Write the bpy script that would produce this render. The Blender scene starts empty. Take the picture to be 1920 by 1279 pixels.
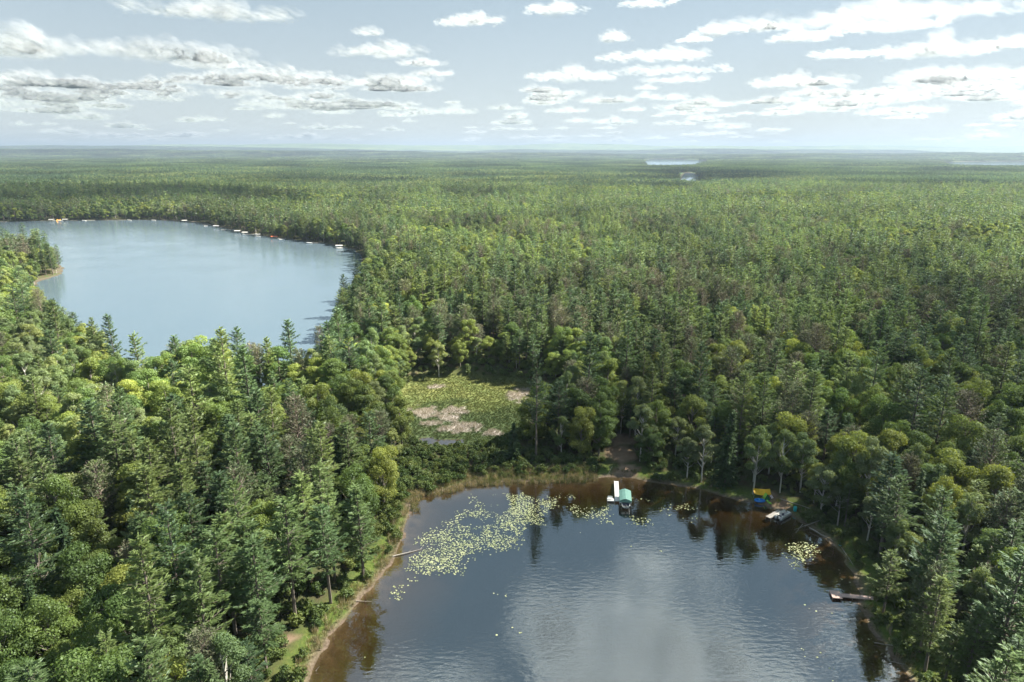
import bpy, math, random
import numpy as np
from mathutils import Vector, Matrix

# ------------------------------------------------------------------ camera, world, sun, exposure
S = bpy.context.scene
COL = S.collection
CAM_H = 92.0
PITCH = math.atan((639.5 - 283.0) / 1280.0)
cam_d = bpy.data.cameras.new("camera")
cam = bpy.data.objects.new("camera", cam_d)
COL.objects.link(cam)
cam.location = (0, 0, CAM_H)
cam.rotation_euler = (math.pi / 2 - PITCH, 0, 0)
cam_d.sensor_width = 36.0
cam_d.lens = 24.0
cam_d.clip_start = 1.0
cam_d.clip_end = 120000.0
S.camera = cam

SUN_AZ, SUN_EL = math.radians(72), math.radians(47)      # azimuth clockwise from the view direction
SUN_DIR = Vector((math.sin(SUN_AZ) * math.cos(SUN_EL), math.cos(SUN_AZ) * math.cos(SUN_EL), math.sin(SUN_EL)))
W = bpy.data.worlds.new("World")
S.world = W
W.use_nodes = True
wn = W.node_tree.nodes
wl = W.node_tree.links
wn.clear()
sky = wn.new("ShaderNodeTexSky")
sky.sky_type = 'NISHITA'
sky.sun_disc = False
sky.sun_elevation = SUN_EL
sky.sun_rotation = SUN_AZ
sky.altitude = 500
sky.air_density = 1.0
sky.dust_density = 0.9
sky.ozone_density = 1.0
hsv = wn.new("ShaderNodeHueSaturation")
hsv.inputs["Saturation"].default_value = 0.9
hsv.inputs["Value"].default_value = 0.74
bg = wn.new("ShaderNodeBackground")
bg.inputs["Strength"].default_value = 0.05
wo = wn.new("ShaderNodeOutputWorld")
wl.new(sky.outputs[0], hsv.inputs["Color"])
pale = wn.new("ShaderNodeMixRGB")            # high thin veil whitening the whole sky
pale.inputs[0].default_value = 0.78
wtc = wn.new("ShaderNodeTexCoord"); wsp = wn.new("ShaderNodeSeparateXYZ"); wmr = wn.new("ShaderNodeMapRange"); wmx = wn.new("ShaderNodeMixRGB")
wl.new(wtc.outputs["Generated"], wsp.inputs[0]); wl.new(wsp.outputs["Z"], wmr.inputs[0])
wmr.inputs[1].default_value = 0.0; wmr.inputs[2].default_value = 0.26
wmx.inputs[1].default_value = (3.20, 3.40, 3.36, 1)     # milky near the horizon
wmx.inputs[2].default_value = (1.80, 2.46, 2.80, 1)
wl.new(wmr.outputs[0], wmx.inputs[0]); wl.new(wmx.outputs[0], pale.inputs[2])
wl.new(hsv.outputs[0], pale.inputs[1])
wl.new(pale.outputs[0], bg.inputs["Color"])
wl.new(bg.outputs[0], wo.inputs["Surface"])

sd_ = bpy.data.lights.new("sun", 'SUN')
sd_.energy = 5.0
sd_.angle = math.radians(0.53)
sd_.color = (1.0, 0.935, 0.80)
sun = bpy.data.objects.new("sun", sd_)
COL.objects.link(sun)
sun.location = (0, 0, 3000)
sun.rotation_euler = SUN_DIR.to_track_quat('Z', 'Y').to_euler()

S.view_settings.view_transform = 'Standard'
S.view_settings.look = 'None'
S.view_settings.gamma = 1.0
S.view_settings.exposure = 2.14
S.render.engine = 'CYCLES'
cy = S.cycles
cy.max_bounces = 12
cy.diffuse_bounces = 10
cy.glossy_bounces = 2
cy.transmission_bounces = 3
cy.transparent_max_bounces = 24
cy.volume_bounces = 0
cy.caustics_reflective = False
cy.caustics_refractive = False
cy.use_denoising = True
cy.use_adaptive_sampling = True
cy.adaptive_threshold = 0.02
cy.sample_clamp_indirect = 6.0

# ------------------------------------------------------------------ geometry helpers
CP, SP = math.cos(PITCH), math.sin(PITCH)


def G(px, py, z=0.0):
    """Ground point at height z under pixel (px, py) of the 1920 photo."""
    u, v = (px - 960.0) / 1280.0, (639.5 - py) / 1280.0
    dx, dy, dz = u, CP + v * SP, -SP + v * CP
    t = (z - CAM_H) / dz
    return (dx * t, dy * t)


def to_px(x, y, z):
    x = np.asarray(x, float); y = np.asarray(y, float)
    zz = np.asarray(z, float) - CAM_H
    f = y * CP - zz * SP
    u = y * SP + zz * CP
    f = np.where(f < 1, 1, f)
    return 960 + 1280 * x / f, 639.5 - 1280 * u / f


def chaikin(p, n=2):
    p = np.array(p, float)
    for _ in range(n):
        q = np.roll(p, -1, 0)
        p = np.stack([p * .75 + q * .25, p * .25 + q * .75], 1).reshape(-1, 2)
    return p


def sdist(poly, x, y):
    """signed distance to polygon, positive outside."""
    x = np.asarray(x, float); y = np.asarray(y, float)
    shp = x.shape
    x = x.ravel(); y = y.ravel()
    d2 = np.full(x.shape, 1e18)
    ins = np.zeros(x.shape, bool)
    n = len(poly)
    for i in range(n):
        ax, ay = poly[i]; bx, by = poly[(i + 1) % n]
        ex, ey = bx - ax, by - ay
        L = ex * ex + ey * ey + 1e-12
        t = np.clip(((x - ax) * ex + (y - ay) * ey) / L, 0, 1)
        qx = x - ax - t * ex; qy = y - ay - t * ey
        d2 = np.minimum(d2, qx * qx + qy * qy)
        c = ((ay > y) != (by > y))
        with np.errstate(divide='ignore', invalid='ignore'):
            xi = (bx - ax) * (y - ay) / (by - ay + 1e-12) + ax
        ins ^= c & (x < xi)
    d = np.sqrt(d2)
    return np.where(ins, -d, d).reshape(shp)


_ng = np.random.default_rng(5)
_NT = _ng.random((256, 256))


def vnoise(x, y, s, o=0.0):
    """value noise 0..1, cell size s."""
    x = np.asarray(x, float) / s + 31.7 + o * 13.1
    y = np.asarray(y, float) / s + 57.3 + o * 7.7
    xi = np.floor(x).astype(int); yi = np.floor(y).astype(int)
    fx = x - xi; fy = y - yi
    fx = fx * fx * (3 - 2 * fx); fy = fy * fy * (3 - 2 * fy)
    a = _NT[xi % 256, yi % 256]; b = _NT[(xi + 1) % 256, yi % 256]
    c = _NT[xi % 256, (yi + 1) % 256]; d = _NT[(xi + 1) % 256, (yi + 1) % 256]
    return (a * (1 - fx) + b * fx) * (1 - fy) + (c * (1 - fx) + d * fx) * fy


def fnoise(x, y, s, o=0.0, k=3):
    t = 0; a = 1; n = 0
    for i in range(k):
        t = t + a * vnoise(x, y, s / 2 ** i, o + i * 3.3); n += a; a *= .5
    return t / n


def smooth(a, b, x):
    t = np.clip((x - a) / (b - a), 0, 1)
    return t * t * (3 - 2 * t)


# ------------------------------------------------------------------ plan of the place
POND = chaikin([G(*p) for p in [
    (560, 1400), (582, 1279), (598, 1240), (612, 1205), (650, 1160), (690, 1112), (722, 1072), (745, 1022), (762, 985), (773, 958),
    (772, 935), (805, 925), (865, 914), (905, 909), (960, 906), (1050, 902), (1100, 898), (1150, 895), (1200, 898), (1260, 909), (1310, 921),
    (1360, 933), (1410, 944), (1450, 953), (1490, 970), (1530, 996), (1558, 1018), (1580, 1045), (1600, 1075), (1612, 1100), (1624, 1130),
    (1624, 1165), (1645, 1195), (1675, 1232), (1715, 1280), (1770, 1400), (1500, 1700), (900, 1700)]], 2)
MARSH = chaikin([G(*p) for p in [
    (748, 745), (765, 718), (800, 709), (860, 705), (960, 710), (1000, 728), (1050, 745), (1062, 765), (1040, 780), (990, 800), (945, 828),
    (900, 846), (840, 848), (790, 846), (772, 830), (768, 800), (752, 770)]], 2)
POOL = chaikin([G(*p) for p in [(776, 826), (800, 822), (825, 826), (850, 822), (870, 828), (850, 840), (820, 838), (800, 846), (780, 845)]], 2)
SCRUB = chaikin([G(*p) for p in [(735, 955), (752, 880), (765, 842), (850, 846), (940, 832), (985, 862), (1140, 884), (1170, 898), (900, 915)]], 1)
zt = 19.0
LAKE = chaikin([G(-420, 445), G(-160, 421), G(0, 416), G(100, 414), G(200, 413), G(300, 412), G(375, 417), G(430, 430), G(480, 441), G(560, 451), G(620, 458),
                G(668, 468), G(682, 482), G(672, 500, zt), G(642, 522, zt), G(622, 552, zt), G(602, 600, zt), G(588, 630, zt), G(560, 644, zt), G(500, 647, zt),
                G(440, 646, zt), G(350, 648, zt), G(262, 656, zt), G(232, 640, zt), G(210, 606, zt), G(160, 584, zt), G(105, 558, zt), G(60, 548), G(70, 528), G(112, 516),
                G(121, 508), G(112, 494), G(50, 484), G(-60, 476), G(-420, 500)], 2)
def trim_shore(d, y0, x0, x1, ky):
    """a far lake: near shore at distance y0, so much wider than deep"""
    return chaikin([(x0, y0), ((x0 + x1) / 2, y0 - ky * .1), (x1, y0 + ky * .1), (x1 + ky * .3, y0 + ky * .5), ((x0 * .3 + x1 * .7), y0 + ky), ((x0 * .8 + x1 * .2), y0 + ky * .8),
                    (x0 - ky * .3, y0 + ky * .4)], 2)
def ray_poly(rows):
    """outline from (photo column, distance) pairs"""
    return chaikin([((c_ - 960) / 1280 * d_ * CP, d_) for c_, d_ in rows], 2)
FARL = [ray_poly([(1222, 3850), (1300, 3800), (1316, 4600), (1326, 5600), (1318, 7600), (1240, 8600), (1204, 7600), (1208, 5200)]),
        ray_poly([(1800, 3750), (1900, 3600), (2100, 3700), (2150, 5600), (1950, 6600), (1800, 6300), (1765, 5300)])]
FARL.append(ray_poly([(1286, 1780), (1306, 1780), (1314, 2300), (1312, 3000), (1286, 3100), (1280, 2300)]))
SANDS = [(G(1160, 858), 6.0), (G(1167, 835), 5.0), (G(1175, 888), 4.0), (G(885, 662), 3.5), (G(548, 1210), 1.9), (G(1462, 948), 3.2), (G(1446, 942), 3.5), (G(480, 792), 5.0), (G(100, 905), 5.0)]
CLEAR = [(G(1166, 862), 4.5), (G(1166, 878), 4.5), (G(1170, 840), 4.0), (G(885, 664), 7.0), (G(545, 1212), 3.2), (G(1440, 938), 8.0), (G(1470, 945), 7.0), (G(480, 796), 7.0), (G(492, 815), 6.0), (G(500, 835), 5.0), (G(100, 912), 6.0),
         (G(1585, 1119), 7.0), (G(1608, 1119), 8.0), (G(1625, 1118), 4.0)]


def ground_h(x, y, full=False):
    x = np.asarray(x, float); y = np.asarray(y, float)
    jx = (vnoise(x, y, 3.0, 1) - .5) * 1.6 + (vnoise(x, y, 11.0, 2) - .5) * 2.2
    jy = (vnoise(x, y, 3.0, 3) - .5) * 1.6 + (vnoise(x, y, 11.0, 4) - .5) * 2.2
    sp = sdist(POND, x + jx, y + jy)
    sl = sdist(LAKE, x + jx * 1.5, y + jy * 1.5)
    pool = sdist(POOL, x + jx * 2, y + jy * 2)
    sm = sdist(MARSH, x + jx, y + jy)
    far = np.minimum.reduce([sdist(f, x, y) for f in FARL])
    w = np.minimum(sp, np.minimum(sl, far))
    land = 0.1 + .16 * np.clip(w, 0, 6) + .05 * np.clip(w - 6, 0, 40)
    r = np.hypot(x, y)
    roll = (fnoise(x, y, 90, 5) - .3) * 5 * smooth(8, 60, w) * smooth(900, 200, r) + \
        (fnoise(x, y, 420, 6) - .35) * (8 + 18 * smooth(600, 2600, far)) * smooth(30, 400, w) * smooth(700, 2500, r) + \
        np.clip(fnoise(x * .4, y, 3000, 8) - .42, 0, 1) * 300 * smooth(200, 1500, w) * smooth(6000, 12000, r) + \
        np.clip(fnoise(x * .5, y, 5200, 9) - .36, 0, 1) * 620 * smooth(14000, 22000, r)
    land = land + roll
    m = smooth(6, -2, sm)
    land = land * (1 - m) + m * (.12 + .18 * vnoise(x, y, 4, 9))
    dep = -np.minimum(.02 - w * np.where(y < 150, .10, np.where(y < 240, .12, .17)) + .06 * np.clip(-w - 8, 0, 60), 7)
    h = np.where(w > 0, land, dep)
    h = np.where((pool < 0) & (w > 0), -.15 + pool * .06, h)
    h = np.where(w > 0, np.maximum(h, np.where(pool < 0, -1, .06)), h)
    if full:
        return h, sp, sl, pool, sm, w
    return h


# ------------------------------------------------------------------ materials
def new_mat(name):
    m = bpy.data.materials.new(name)
    m.use_nodes = True
    m.node_tree.nodes.clear()
    return m, m.node_tree.nodes, m.node_tree.links


def simple(name, col, rough=.6, metal=0.0, noise=.12, scale=3.0, bump=0.0):
    m, n, l = new_mat(name)
    out = n.new("ShaderNodeOutputMaterial"); b = n.new("ShaderNodeBsdfPrincipled")
    tc = n.new("ShaderNodeTexCoord"); nz = n.new("ShaderNodeTexNoise")
    nz.inputs["Scale"].default_value = scale; nz.inputs["Detail"].default_value = 4
    l.new(tc.outputs["Object"], nz.inputs["Vector"])
    mx = n.new("ShaderNodeMixRGB")
    mx.inputs[1].default_value = (*[c * (1 - noise * 1.6) for c in col], 1)
    mx.inputs[2].default_value = (*[min(1, c * (1 + noise)) for c in col], 1)
    l.new(nz.outputs["Fac"], mx.inputs[0]); l.new(mx.outputs[0], b.inputs["Base Color"])
    b.inputs["Roughness"].default_value = rough; b.inputs["Metallic"].default_value = metal
    if bump:
        bp = n.new("ShaderNodeBump"); bp.inputs["Strength"].default_value = bump; bp.inputs["Distance"].default_value = .05
        l.new(nz.outputs["Fac"], bp.inputs["Height"]); l.new(bp.outputs[0], b.inputs["Normal"])
    l.new(b.outputs[0], out.inputs[0])
    return m


def leaf_mat(name, cols, patch=False, transl=.3, gloss=.015):
    """cols: ramp colours chosen by the tree's own random; 'tint' = clump variation of the foliage."""
    m, n, l = new_mat(name)
    out = n.new("ShaderNodeOutputMaterial")
    ramp = n.new("ShaderNodeValToRGB")
    cr = ramp.color_ramp
    cr.elements[0].position = 0; cr.elements[0].color = (*cols[0], 1)
    cr.elements[1].position = 1; cr.elements[1].color = (*cols[-1], 1)
    for i in range(1, len(cols) - 1):
        e = cr.elements.new(i / (len(cols) - 1)); e.color = (*cols[i], 1)
    geo = n.new("ShaderNodeNewGeometry")
    nz = n.new("ShaderNodeTexNoise"); nz.inputs["Scale"].default_value = 1 / 260 if patch else 1 / 55
    nz.inputs["Detail"].default_value = 3
    l.new(geo.outputs["Position"], nz.inputs["Vector"])
    if patch:
        src = n.new("ShaderNodeAttribute"); src.attribute_name = "rnd"; so = src.outputs["Fac"]
    else:
        src = n.new("ShaderNodeObjectInfo"); so = src.outputs["Random"]
    ma = n.new("ShaderNodeMath"); ma.operation = 'MULTIPLY_ADD'; ma.inputs[1].default_value = 1.4 if patch else .8; ma.inputs[2].default_value = -.65 if patch else -.4
    l.new(nz.outputs["Fac"], ma.inputs[0])
    ad = n.new("ShaderNodeMath"); ad.operation = 'ADD'; ad.use_clamp = True
    l.new(so, ad.inputs[0]); l.new(ma.outputs[0], ad.inputs[1]); l.new(ad.outputs[0], ramp.inputs[0])
    at = n.new("ShaderNodeAttribute"); at.attribute_name = "tint"
    mp = n.new("ShaderNodeMapRange"); mp.inputs[3].default_value = .70; mp.inputs[4].default_value = 1.30
    l.new(at.outputs["Fac"], mp.inputs[0])
    mul = n.new("ShaderNodeVectorMath"); mul.operation = 'SCALE'
    n2 = n.new("ShaderNodeTexNoise"); n2.inputs["Scale"].default_value = 1 / (420 if patch else 90); n2.inputs["Detail"].default_value = 3
    l.new(geo.outputs["Position"], n2.inputs["Vector"])
    m2_ = n.new("ShaderNodeMapRange"); m2_.inputs[1].default_value = .36; m2_.inputs[2].default_value = .64; m2_.inputs[3].default_value = .55 if patch else .64; m2_.inputs[4].default_value = 1.3
    l.new(n2.outputs["Fac"], m2_.inputs[0])
    mm_ = n.new("ShaderNodeMath"); mm_.operation = 'MULTIPLY'; l.new(mp.outputs[0], mm_.inputs[0]); l.new(m2_.outputs[0], mm_.inputs[1])
    l.new(ramp.outputs[0], mul.inputs[0]); l.new(mm_.outputs[0], mul.inputs["Scale"])
    df = n.new("ShaderNodeBsdfDiffuse"); tr = n.new("ShaderNodeBsdfTranslucent")
    l.new(mul.outputs[0], df.inputs[0])
    warm = n.new("ShaderNodeVectorMath"); warm.operation = 'MULTIPLY'; warm.inputs[1].default_value = (1.5, 1.45, .7)
    l.new(mul.outputs[0], warm.inputs[0]); l.new(warm.outputs[0], tr.inputs[0])
    mx = n.new("ShaderNodeMixShader"); mx.inputs[0].default_value = transl
    l.new(df.outputs[0], mx.inputs[1]); l.new(tr.outputs[0], mx.inputs[2])
    gl = n.new("ShaderNodeBsdfGlossy"); gl.inputs["Roughness"].default_value = .5
    gl.inputs[0].default_value = (.8, .9, 1, 1)
    mg = n.new("ShaderNodeMixShader"); mg.inputs[0].default_value = gloss
    l.new(mx.outputs[0], mg.inputs[1]); l.new(gl.outputs[0], mg.inputs[2])
    l.new(mg.outputs[0], out.inputs[0])
    return m


LEAF = {
    'white_pine': leaf_mat("white_pine_needles", [(0.071, 0.119, 0.059), (0.095, 0.151, 0.065), (0.134, 0.188, 0.069), (0.170, 0.221, 0.075)], gloss=.02),
    'red_pine': leaf_mat("red_pine_needles", [(.145, .140, .095), (.115, .145, .078), (.125, .165, .078), (.150, .155, .090)], transl=.2),
    'maple_tree': leaf_mat("maple_leaves", [(0.089, 0.147, 0.047), (0.127, 0.186, 0.054), (0.180, 0.229, 0.061), (0.248, 0.283, 0.072)], transl=.4),
    'birch_tree': leaf_mat("birch_leaves", [(0.136, 0.200, 0.092), (0.162, 0.221, 0.088), (0.187, 0.232, 0.117), (0.252, 0.292, 0.100)], transl=.4),
    'spruce_tree': leaf_mat("spruce_needles", [(.046, .082, .040), (.062, .104, .046), (.088, .128, .054)], transl=.2),
}
PATCHLEAF = leaf_mat("far_foliage", [(0.054, 0.088, 0.064), (0.074, 0.121, 0.074), (0.099, 0.151, 0.079), (0.138, 0.191, 0.086), (0.178, 0.221, 0.095), (0.223, 0.256, 0.106)], patch=True, gloss=0.0)
SHRUBLEAF = leaf_mat("shrub_leaves", [(.080, .126, .042), (.112, .155, .048), (.150, .185, .056)], transl=.3)
BARK = {
    'white_pine': simple("pine_bark", (.16, .135, .115), .9, noise=.3, scale=2.0),
    'red_pine': simple("red_pine_bark", (.20, .155, .135), .9, noise=.3, scale=2.0),
    'maple_tree': simple("grey_bark", (.20, .18, .15), .9, noise=.3, scale=2.0),
    'birch_tree': simple("birch_bark", (.52, .50, .46), .8, noise=.35, scale=2.2),
    'spruce_tree': simple("spruce_bark", (.13, .11, .09), .9, noise=.3, scale=2.0),
}
DEADWOOD = simple("bleached_wood", (.38, .35, .31), .85, noise=.25, scale=3)
REEDM = leaf_mat("reed_blades", [(.40, .33, .25), (.33, .28, .18), (.20, .20, .10), (.11, .14, .06)], transl=.25)
GRASSM = leaf_mat("marsh_blades", [(.105, .135, .055), (.130, .150, .058), (.175, .175, .075)], transl=.25)
DRYM = leaf_mat("dead_reed_blades", [(.50, .45, .43), (.43, .385, .36), (.34, .30, .27)], transl=.15)


# ------------------------------------------------------------------ mesh building
class MB:
    def __init__(s):
        s.v = []; s.f = []; s.m = []; s.t = []; s.r = []; s.n = 0

    def add(s, v, f, mat=0, tint=.5, rnd=0.0):
        v = np.asarray(v, float).reshape(-1, 3); f = np.asarray(f, int)
        s.v.append(v); s.f.append(f + s.n); s.n += len(v)
        k = len(f)
        s.m.append(np.broadcast_to(mat, (k,))); s.t.append(np.broadcast_to(tint, (k,))); s.r.append(np.broadcast_to(rnd, (k,)))

    def merge(s, o, M=None, off=(0, 0, 0), sc=(1, 1, 1), rz=0.0, rnd=None):
        v, f, m, t, r = o
        c, sn = math.cos(rz), math.sin(rz)
        x = v[:, 0] * sc[0]; y = v[:, 1] * sc[1]
        w = np.stack([x * c - y * sn + off[0], x * sn + y * c + off[1], v[:, 2] * sc[2] + off[2]], 1)
        s.v.append(w); s.f.append(f + s.n); s.n += len(w)
        s.m.append(m); s.t.append(t); s.r.append(r if rnd is None else np.full(len(f), rnd))

    def arr(s):
        return np.concatenate(s.v), np.concatenate(s.f), np.concatenate(s.m), np.concatenate(s.t), np.concatenate(s.r)

    def mesh(s, name, mats, keep=None):
        v, f, m, t, r = s.arr()
        if keep is not None:
            k = keep(m); f = f[k]; m = m[k]; t = t[k]; r = r[k]
            used = np.zeros(len(v), bool); used[f.ravel()] = True
            idx = np.cumsum(used) - 1; v = v[used]; f = idx[f]
            m = np.zeros(len(f), int)
        return raw_mesh(name, v, f, mats, m, t, r)


def raw_mesh(name, v, f, mats, m=None, t=None, r=None, smooth_=False):
    me = bpy.data.meshes.new(name)
    nf = len(f); k = f.shape[1]
    me.vertices.add(len(v)); me.vertices.foreach_set("co", np.asarray(v, np.float32).ravel())
    me.loops.add(nf * k); me.loops.foreach_set("vertex_index", f.astype(np.int32).ravel())
    me.polygons.add(nf)
    me.polygons.foreach_set("loop_start", np.arange(0, nf * k, k, dtype=np.int32))
    me.polygons.foreach_set("loop_total", np.full(nf, k, np.int32))
    for mt in mats:
        me.materials.append(mt)
    if m is not None:
        me.polygons.foreach_set("material_index", m.astype(np.int32))
    me.polygons.foreach_set("use_smooth", np.full(nf, smooth_, bool))
    me.update(calc_edges=True)
    for nm, a in (("tint", t), ("rnd", r)):
        if a is not None:
            at = me.attributes.new(nm, 'FLOAT', 'FACE'); at.data.foreach_set("value", a.astype(np.float32))
    return me


def tube(mb, pts, radii, sides=5, mat=1, tint=.5):
    pts = np.asarray(pts, float); k = len(pts)
    V = []
    for i in range(k):
        d = pts[min(i + 1, k - 1)] - pts[max(i - 1, 0)]
        d = d / (np.linalg.norm(d) + 1e-9)
        a = np.cross(d, (0, 0, 1.0) if abs(d[2]) < .9 else (1.0, 0, 0)); a /= np.linalg.norm(a) + 1e-9
        b = np.cross(d, a)
        an = np.arange(sides) * 2 * math.pi / sides
        V.append(pts[i] + radii[i] * (np.cos(an)[:, None] * a + np.sin(an)[:, None] * b))
    V = np.concatenate(V)
    F = []
    for i in range(k - 1):
        for j in range(sides):
            j2 = (j + 1) % sides
            F.append((i * sides + j, i * sides + j2, (i + 1) * sides + j2, (i + 1) * sides + j))
    mb.add(V, F, mat, tint)


def norm(a):
    return a / (np.linalg.norm(a, axis=-1, keepdims=True) + 1e-9)


def leaves(mb, C, D, Nn, L, Wd, tint, mat=0):
    """diamond leaf clumps: centre C, long axis D, face normal approx Nn."""
    D = norm(D); B = norm(np.cross(D, Nn))
    L = np.asarray(L).reshape(-1, 1) * .5; Wd = np.asarray(Wd).reshape(-1, 1) * .5
    V = np.stack([C - D * L, C + B * Wd - D * L * .1, C + D * L, C - B * Wd - D * L * .1], 1).reshape(-1, 3)
    F = np.arange(len(C) * 4).reshape(-1, 4)
    mb.add(V, F, mat, tint)


def gen_pine(rg, H, R, q=1.0, form='white'):
    mb = MB()
    ls = 1 / math.sqrt(q)
    bend = rg.normal(0, .012 * H, 2)
    axis = lambda z: np.array([bend[0] * (z / H) ** 2, bend[1] * (z / H) ** 2, z])
    sides = 5 if q > .3 else 3
    zz = np.linspace(-.4, H * .98, 6 if q > .3 else 3)
    tube(mb, [axis(max(z, 0)) + (0, 0, min(z, 0)) for z in zz], [H * .0135 * (1 - z / H * .93) + .02 for z in zz], sides)
    zb = H * {'white': rg.uniform(.20, .36), 'red': rg.uniform(.28, .44), 'spruce': rg.uniform(.05, .12)}[form]
    step = {'white': .95, 'red': .62, 'spruce': .62}[form] * (ls if q < 1 else 1) ** .6
    z = zb
    while z < H * .985:
        t = (z - zb) / (H - zb)
        if form == 'white':
            prof = (1 - t) ** .62 * min(1, .5 + t * 2.0); nb = 5; slope = .06 + .55 * t ** 2
        elif form == 'red':
            prof = math.sin(math.pi * min(1, .34 + .64 * t)) ** .75; nb = 5; slope = .15 + .8 * t
        else:
            prof = (1 - t) ** .95; nb = 6; slope = -.12 + .5 * t ** 3
        nb = max(3, int(nb * (1 if q > .3 else .75)))
        a0 = rg.uniform(0, 6.28)
        for k in range(nb):
            if form == 'white' and rg.random() < .12:
                continue
            az = a0 + k * 6.283 / nb + rg.normal(0, .25)
            Lb = R * prof * (rg.uniform(.42, 1.18) if form == 'white' else rg.uniform(.62, 1.12)) + .35
            d = np.array([math.cos(az), math.sin(az), 0.]); sd2 = np.array([-d[1], d[0], 0.])
            sl = slope + rg.normal(0, .06)
            b0 = axis(z + rg.uniform(-.3, .3))
            curve = (.16 if form != 'spruce' else .06)
            pos = lambda s: b0 + d * Lb * s + np.array([0, 0, 1.]) * (sl * Lb * s + curve * Lb * s * s)
            if q > .3 and (form != 'spruce') and Lb > 1:
                tube(mb, [pos(0), pos(.5), pos(.93)], [.035 + .009 * Lb, .03 + .004 * Lb, .015], 3)
            nt = max(2, int(round(Lb * {'white': 4.6, 'red': 3.6, 'spruce': 4.6}[form] * q ** .6)))
            s0 = {'white': .22, 'red': .42, 'spruce': .12}[form]
            s = s0 + (1 - s0) * (np.arange(nt) + rg.random(nt)) / nt
            sg = rg.choice([-1, 1], nt)
            wid = {'white': .34, 'red': .36, 'spruce': .26}[form]
            lat = sg * rg.random(nt) * wid * Lb * (1.12 - s) ** .6
            m = {'white': 4, 'red': 3, 'spruce': 3}[form] if q > .5 else (2 if q > .25 else 1)
            s = np.repeat(s, m); sg = np.repeat(sg, m); lat = np.repeat(lat, m)
            n = len(s)
            P = np.array([b0]) + d * (Lb * s)[:, None] + sd2 * lat[:, None]
            P[:, 2] += sl * Lb * s + curve * Lb * s * s + rg.normal(0, .10, n) - .10 * np.abs(lat)
            P += rg.normal(0, .12 * ls, (n, 3))
            if form == 'white':
                D = d * (.75 + s[:, None] * .5) + sd2 * (sg * rg.uniform(.1, .95, n))[:, None]; D[:, 2] += rg.uniform(.0, .6, n)
                LL = rg.uniform(.55, 1.05, n) * ls; WW = rg.uniform(.13, .22, n) * ls
            elif form == 'red':
                D = rg.normal(0, 1, (n, 3)); D[:, 2] = np.abs(D[:, 2]) * .8 + .1; D += d * .8
                LL = rg.uniform(.32, .6, n) * ls; WW = rg.uniform(.14, .24, n) * ls
            else:
                D = d * 1.0 + sd2 * (sg * rg.uniform(.1, .9, n))[:, None]; D[:, 2] += rg.uniform(-.45, .1, n)
                LL = rg.uniform(.5, .85, n) * ls; WW = rg.uniform(.17, .28, n) * ls
            NN = np.array([0, 0, 1.]) + rg.normal(0, .5, (n, 3))
            ti = np.clip(rg.normal(.5, .16, n) + rg.normal(0, .16), 0, 1)
            leaves(mb, P, D, NN, LL * 1.1, WW * (1.15 if q > .3 else 1.7), ti)
            if form == 'red' and q > .3:
                k2 = max(2, int(Lb * 1.3)); s2 = rg.uniform(.3, 1, k2); sgn = rg.choice([-1, 1], k2)
                P2 = b0 + d * (Lb * s2)[:, None]; P2[:, 2] += sl * Lb * s2 + curve * Lb * s2 ** 2
                D2 = d * .7 + sd2 * (sgn * .8)[:, None] + np.array([0, 0, .25])
                D2 = norm(D2)
                leaves(mb, P2 + D2 * .45, D2, rg.normal(0, 1, (k2, 3)), 1.1, .06, .5, 1)
        z += step * rg.uniform(.75, 1.25)
    if form != 'red':
        n = max(3, int(14 * q)); P = np.tile(axis(H * .985), (n, 1)) + rg.normal(0, .1, (n, 3)); P[:, 2] += rg.uniform(-.8, .1, n)
        D = rg.normal(0, .45, (n, 3)); D[:, 2] = 1
        leaves(mb, P, D, rg.normal(0, 1, (n, 3)), .8 * ls, .2 * ls, .6)
    return mb


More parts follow.
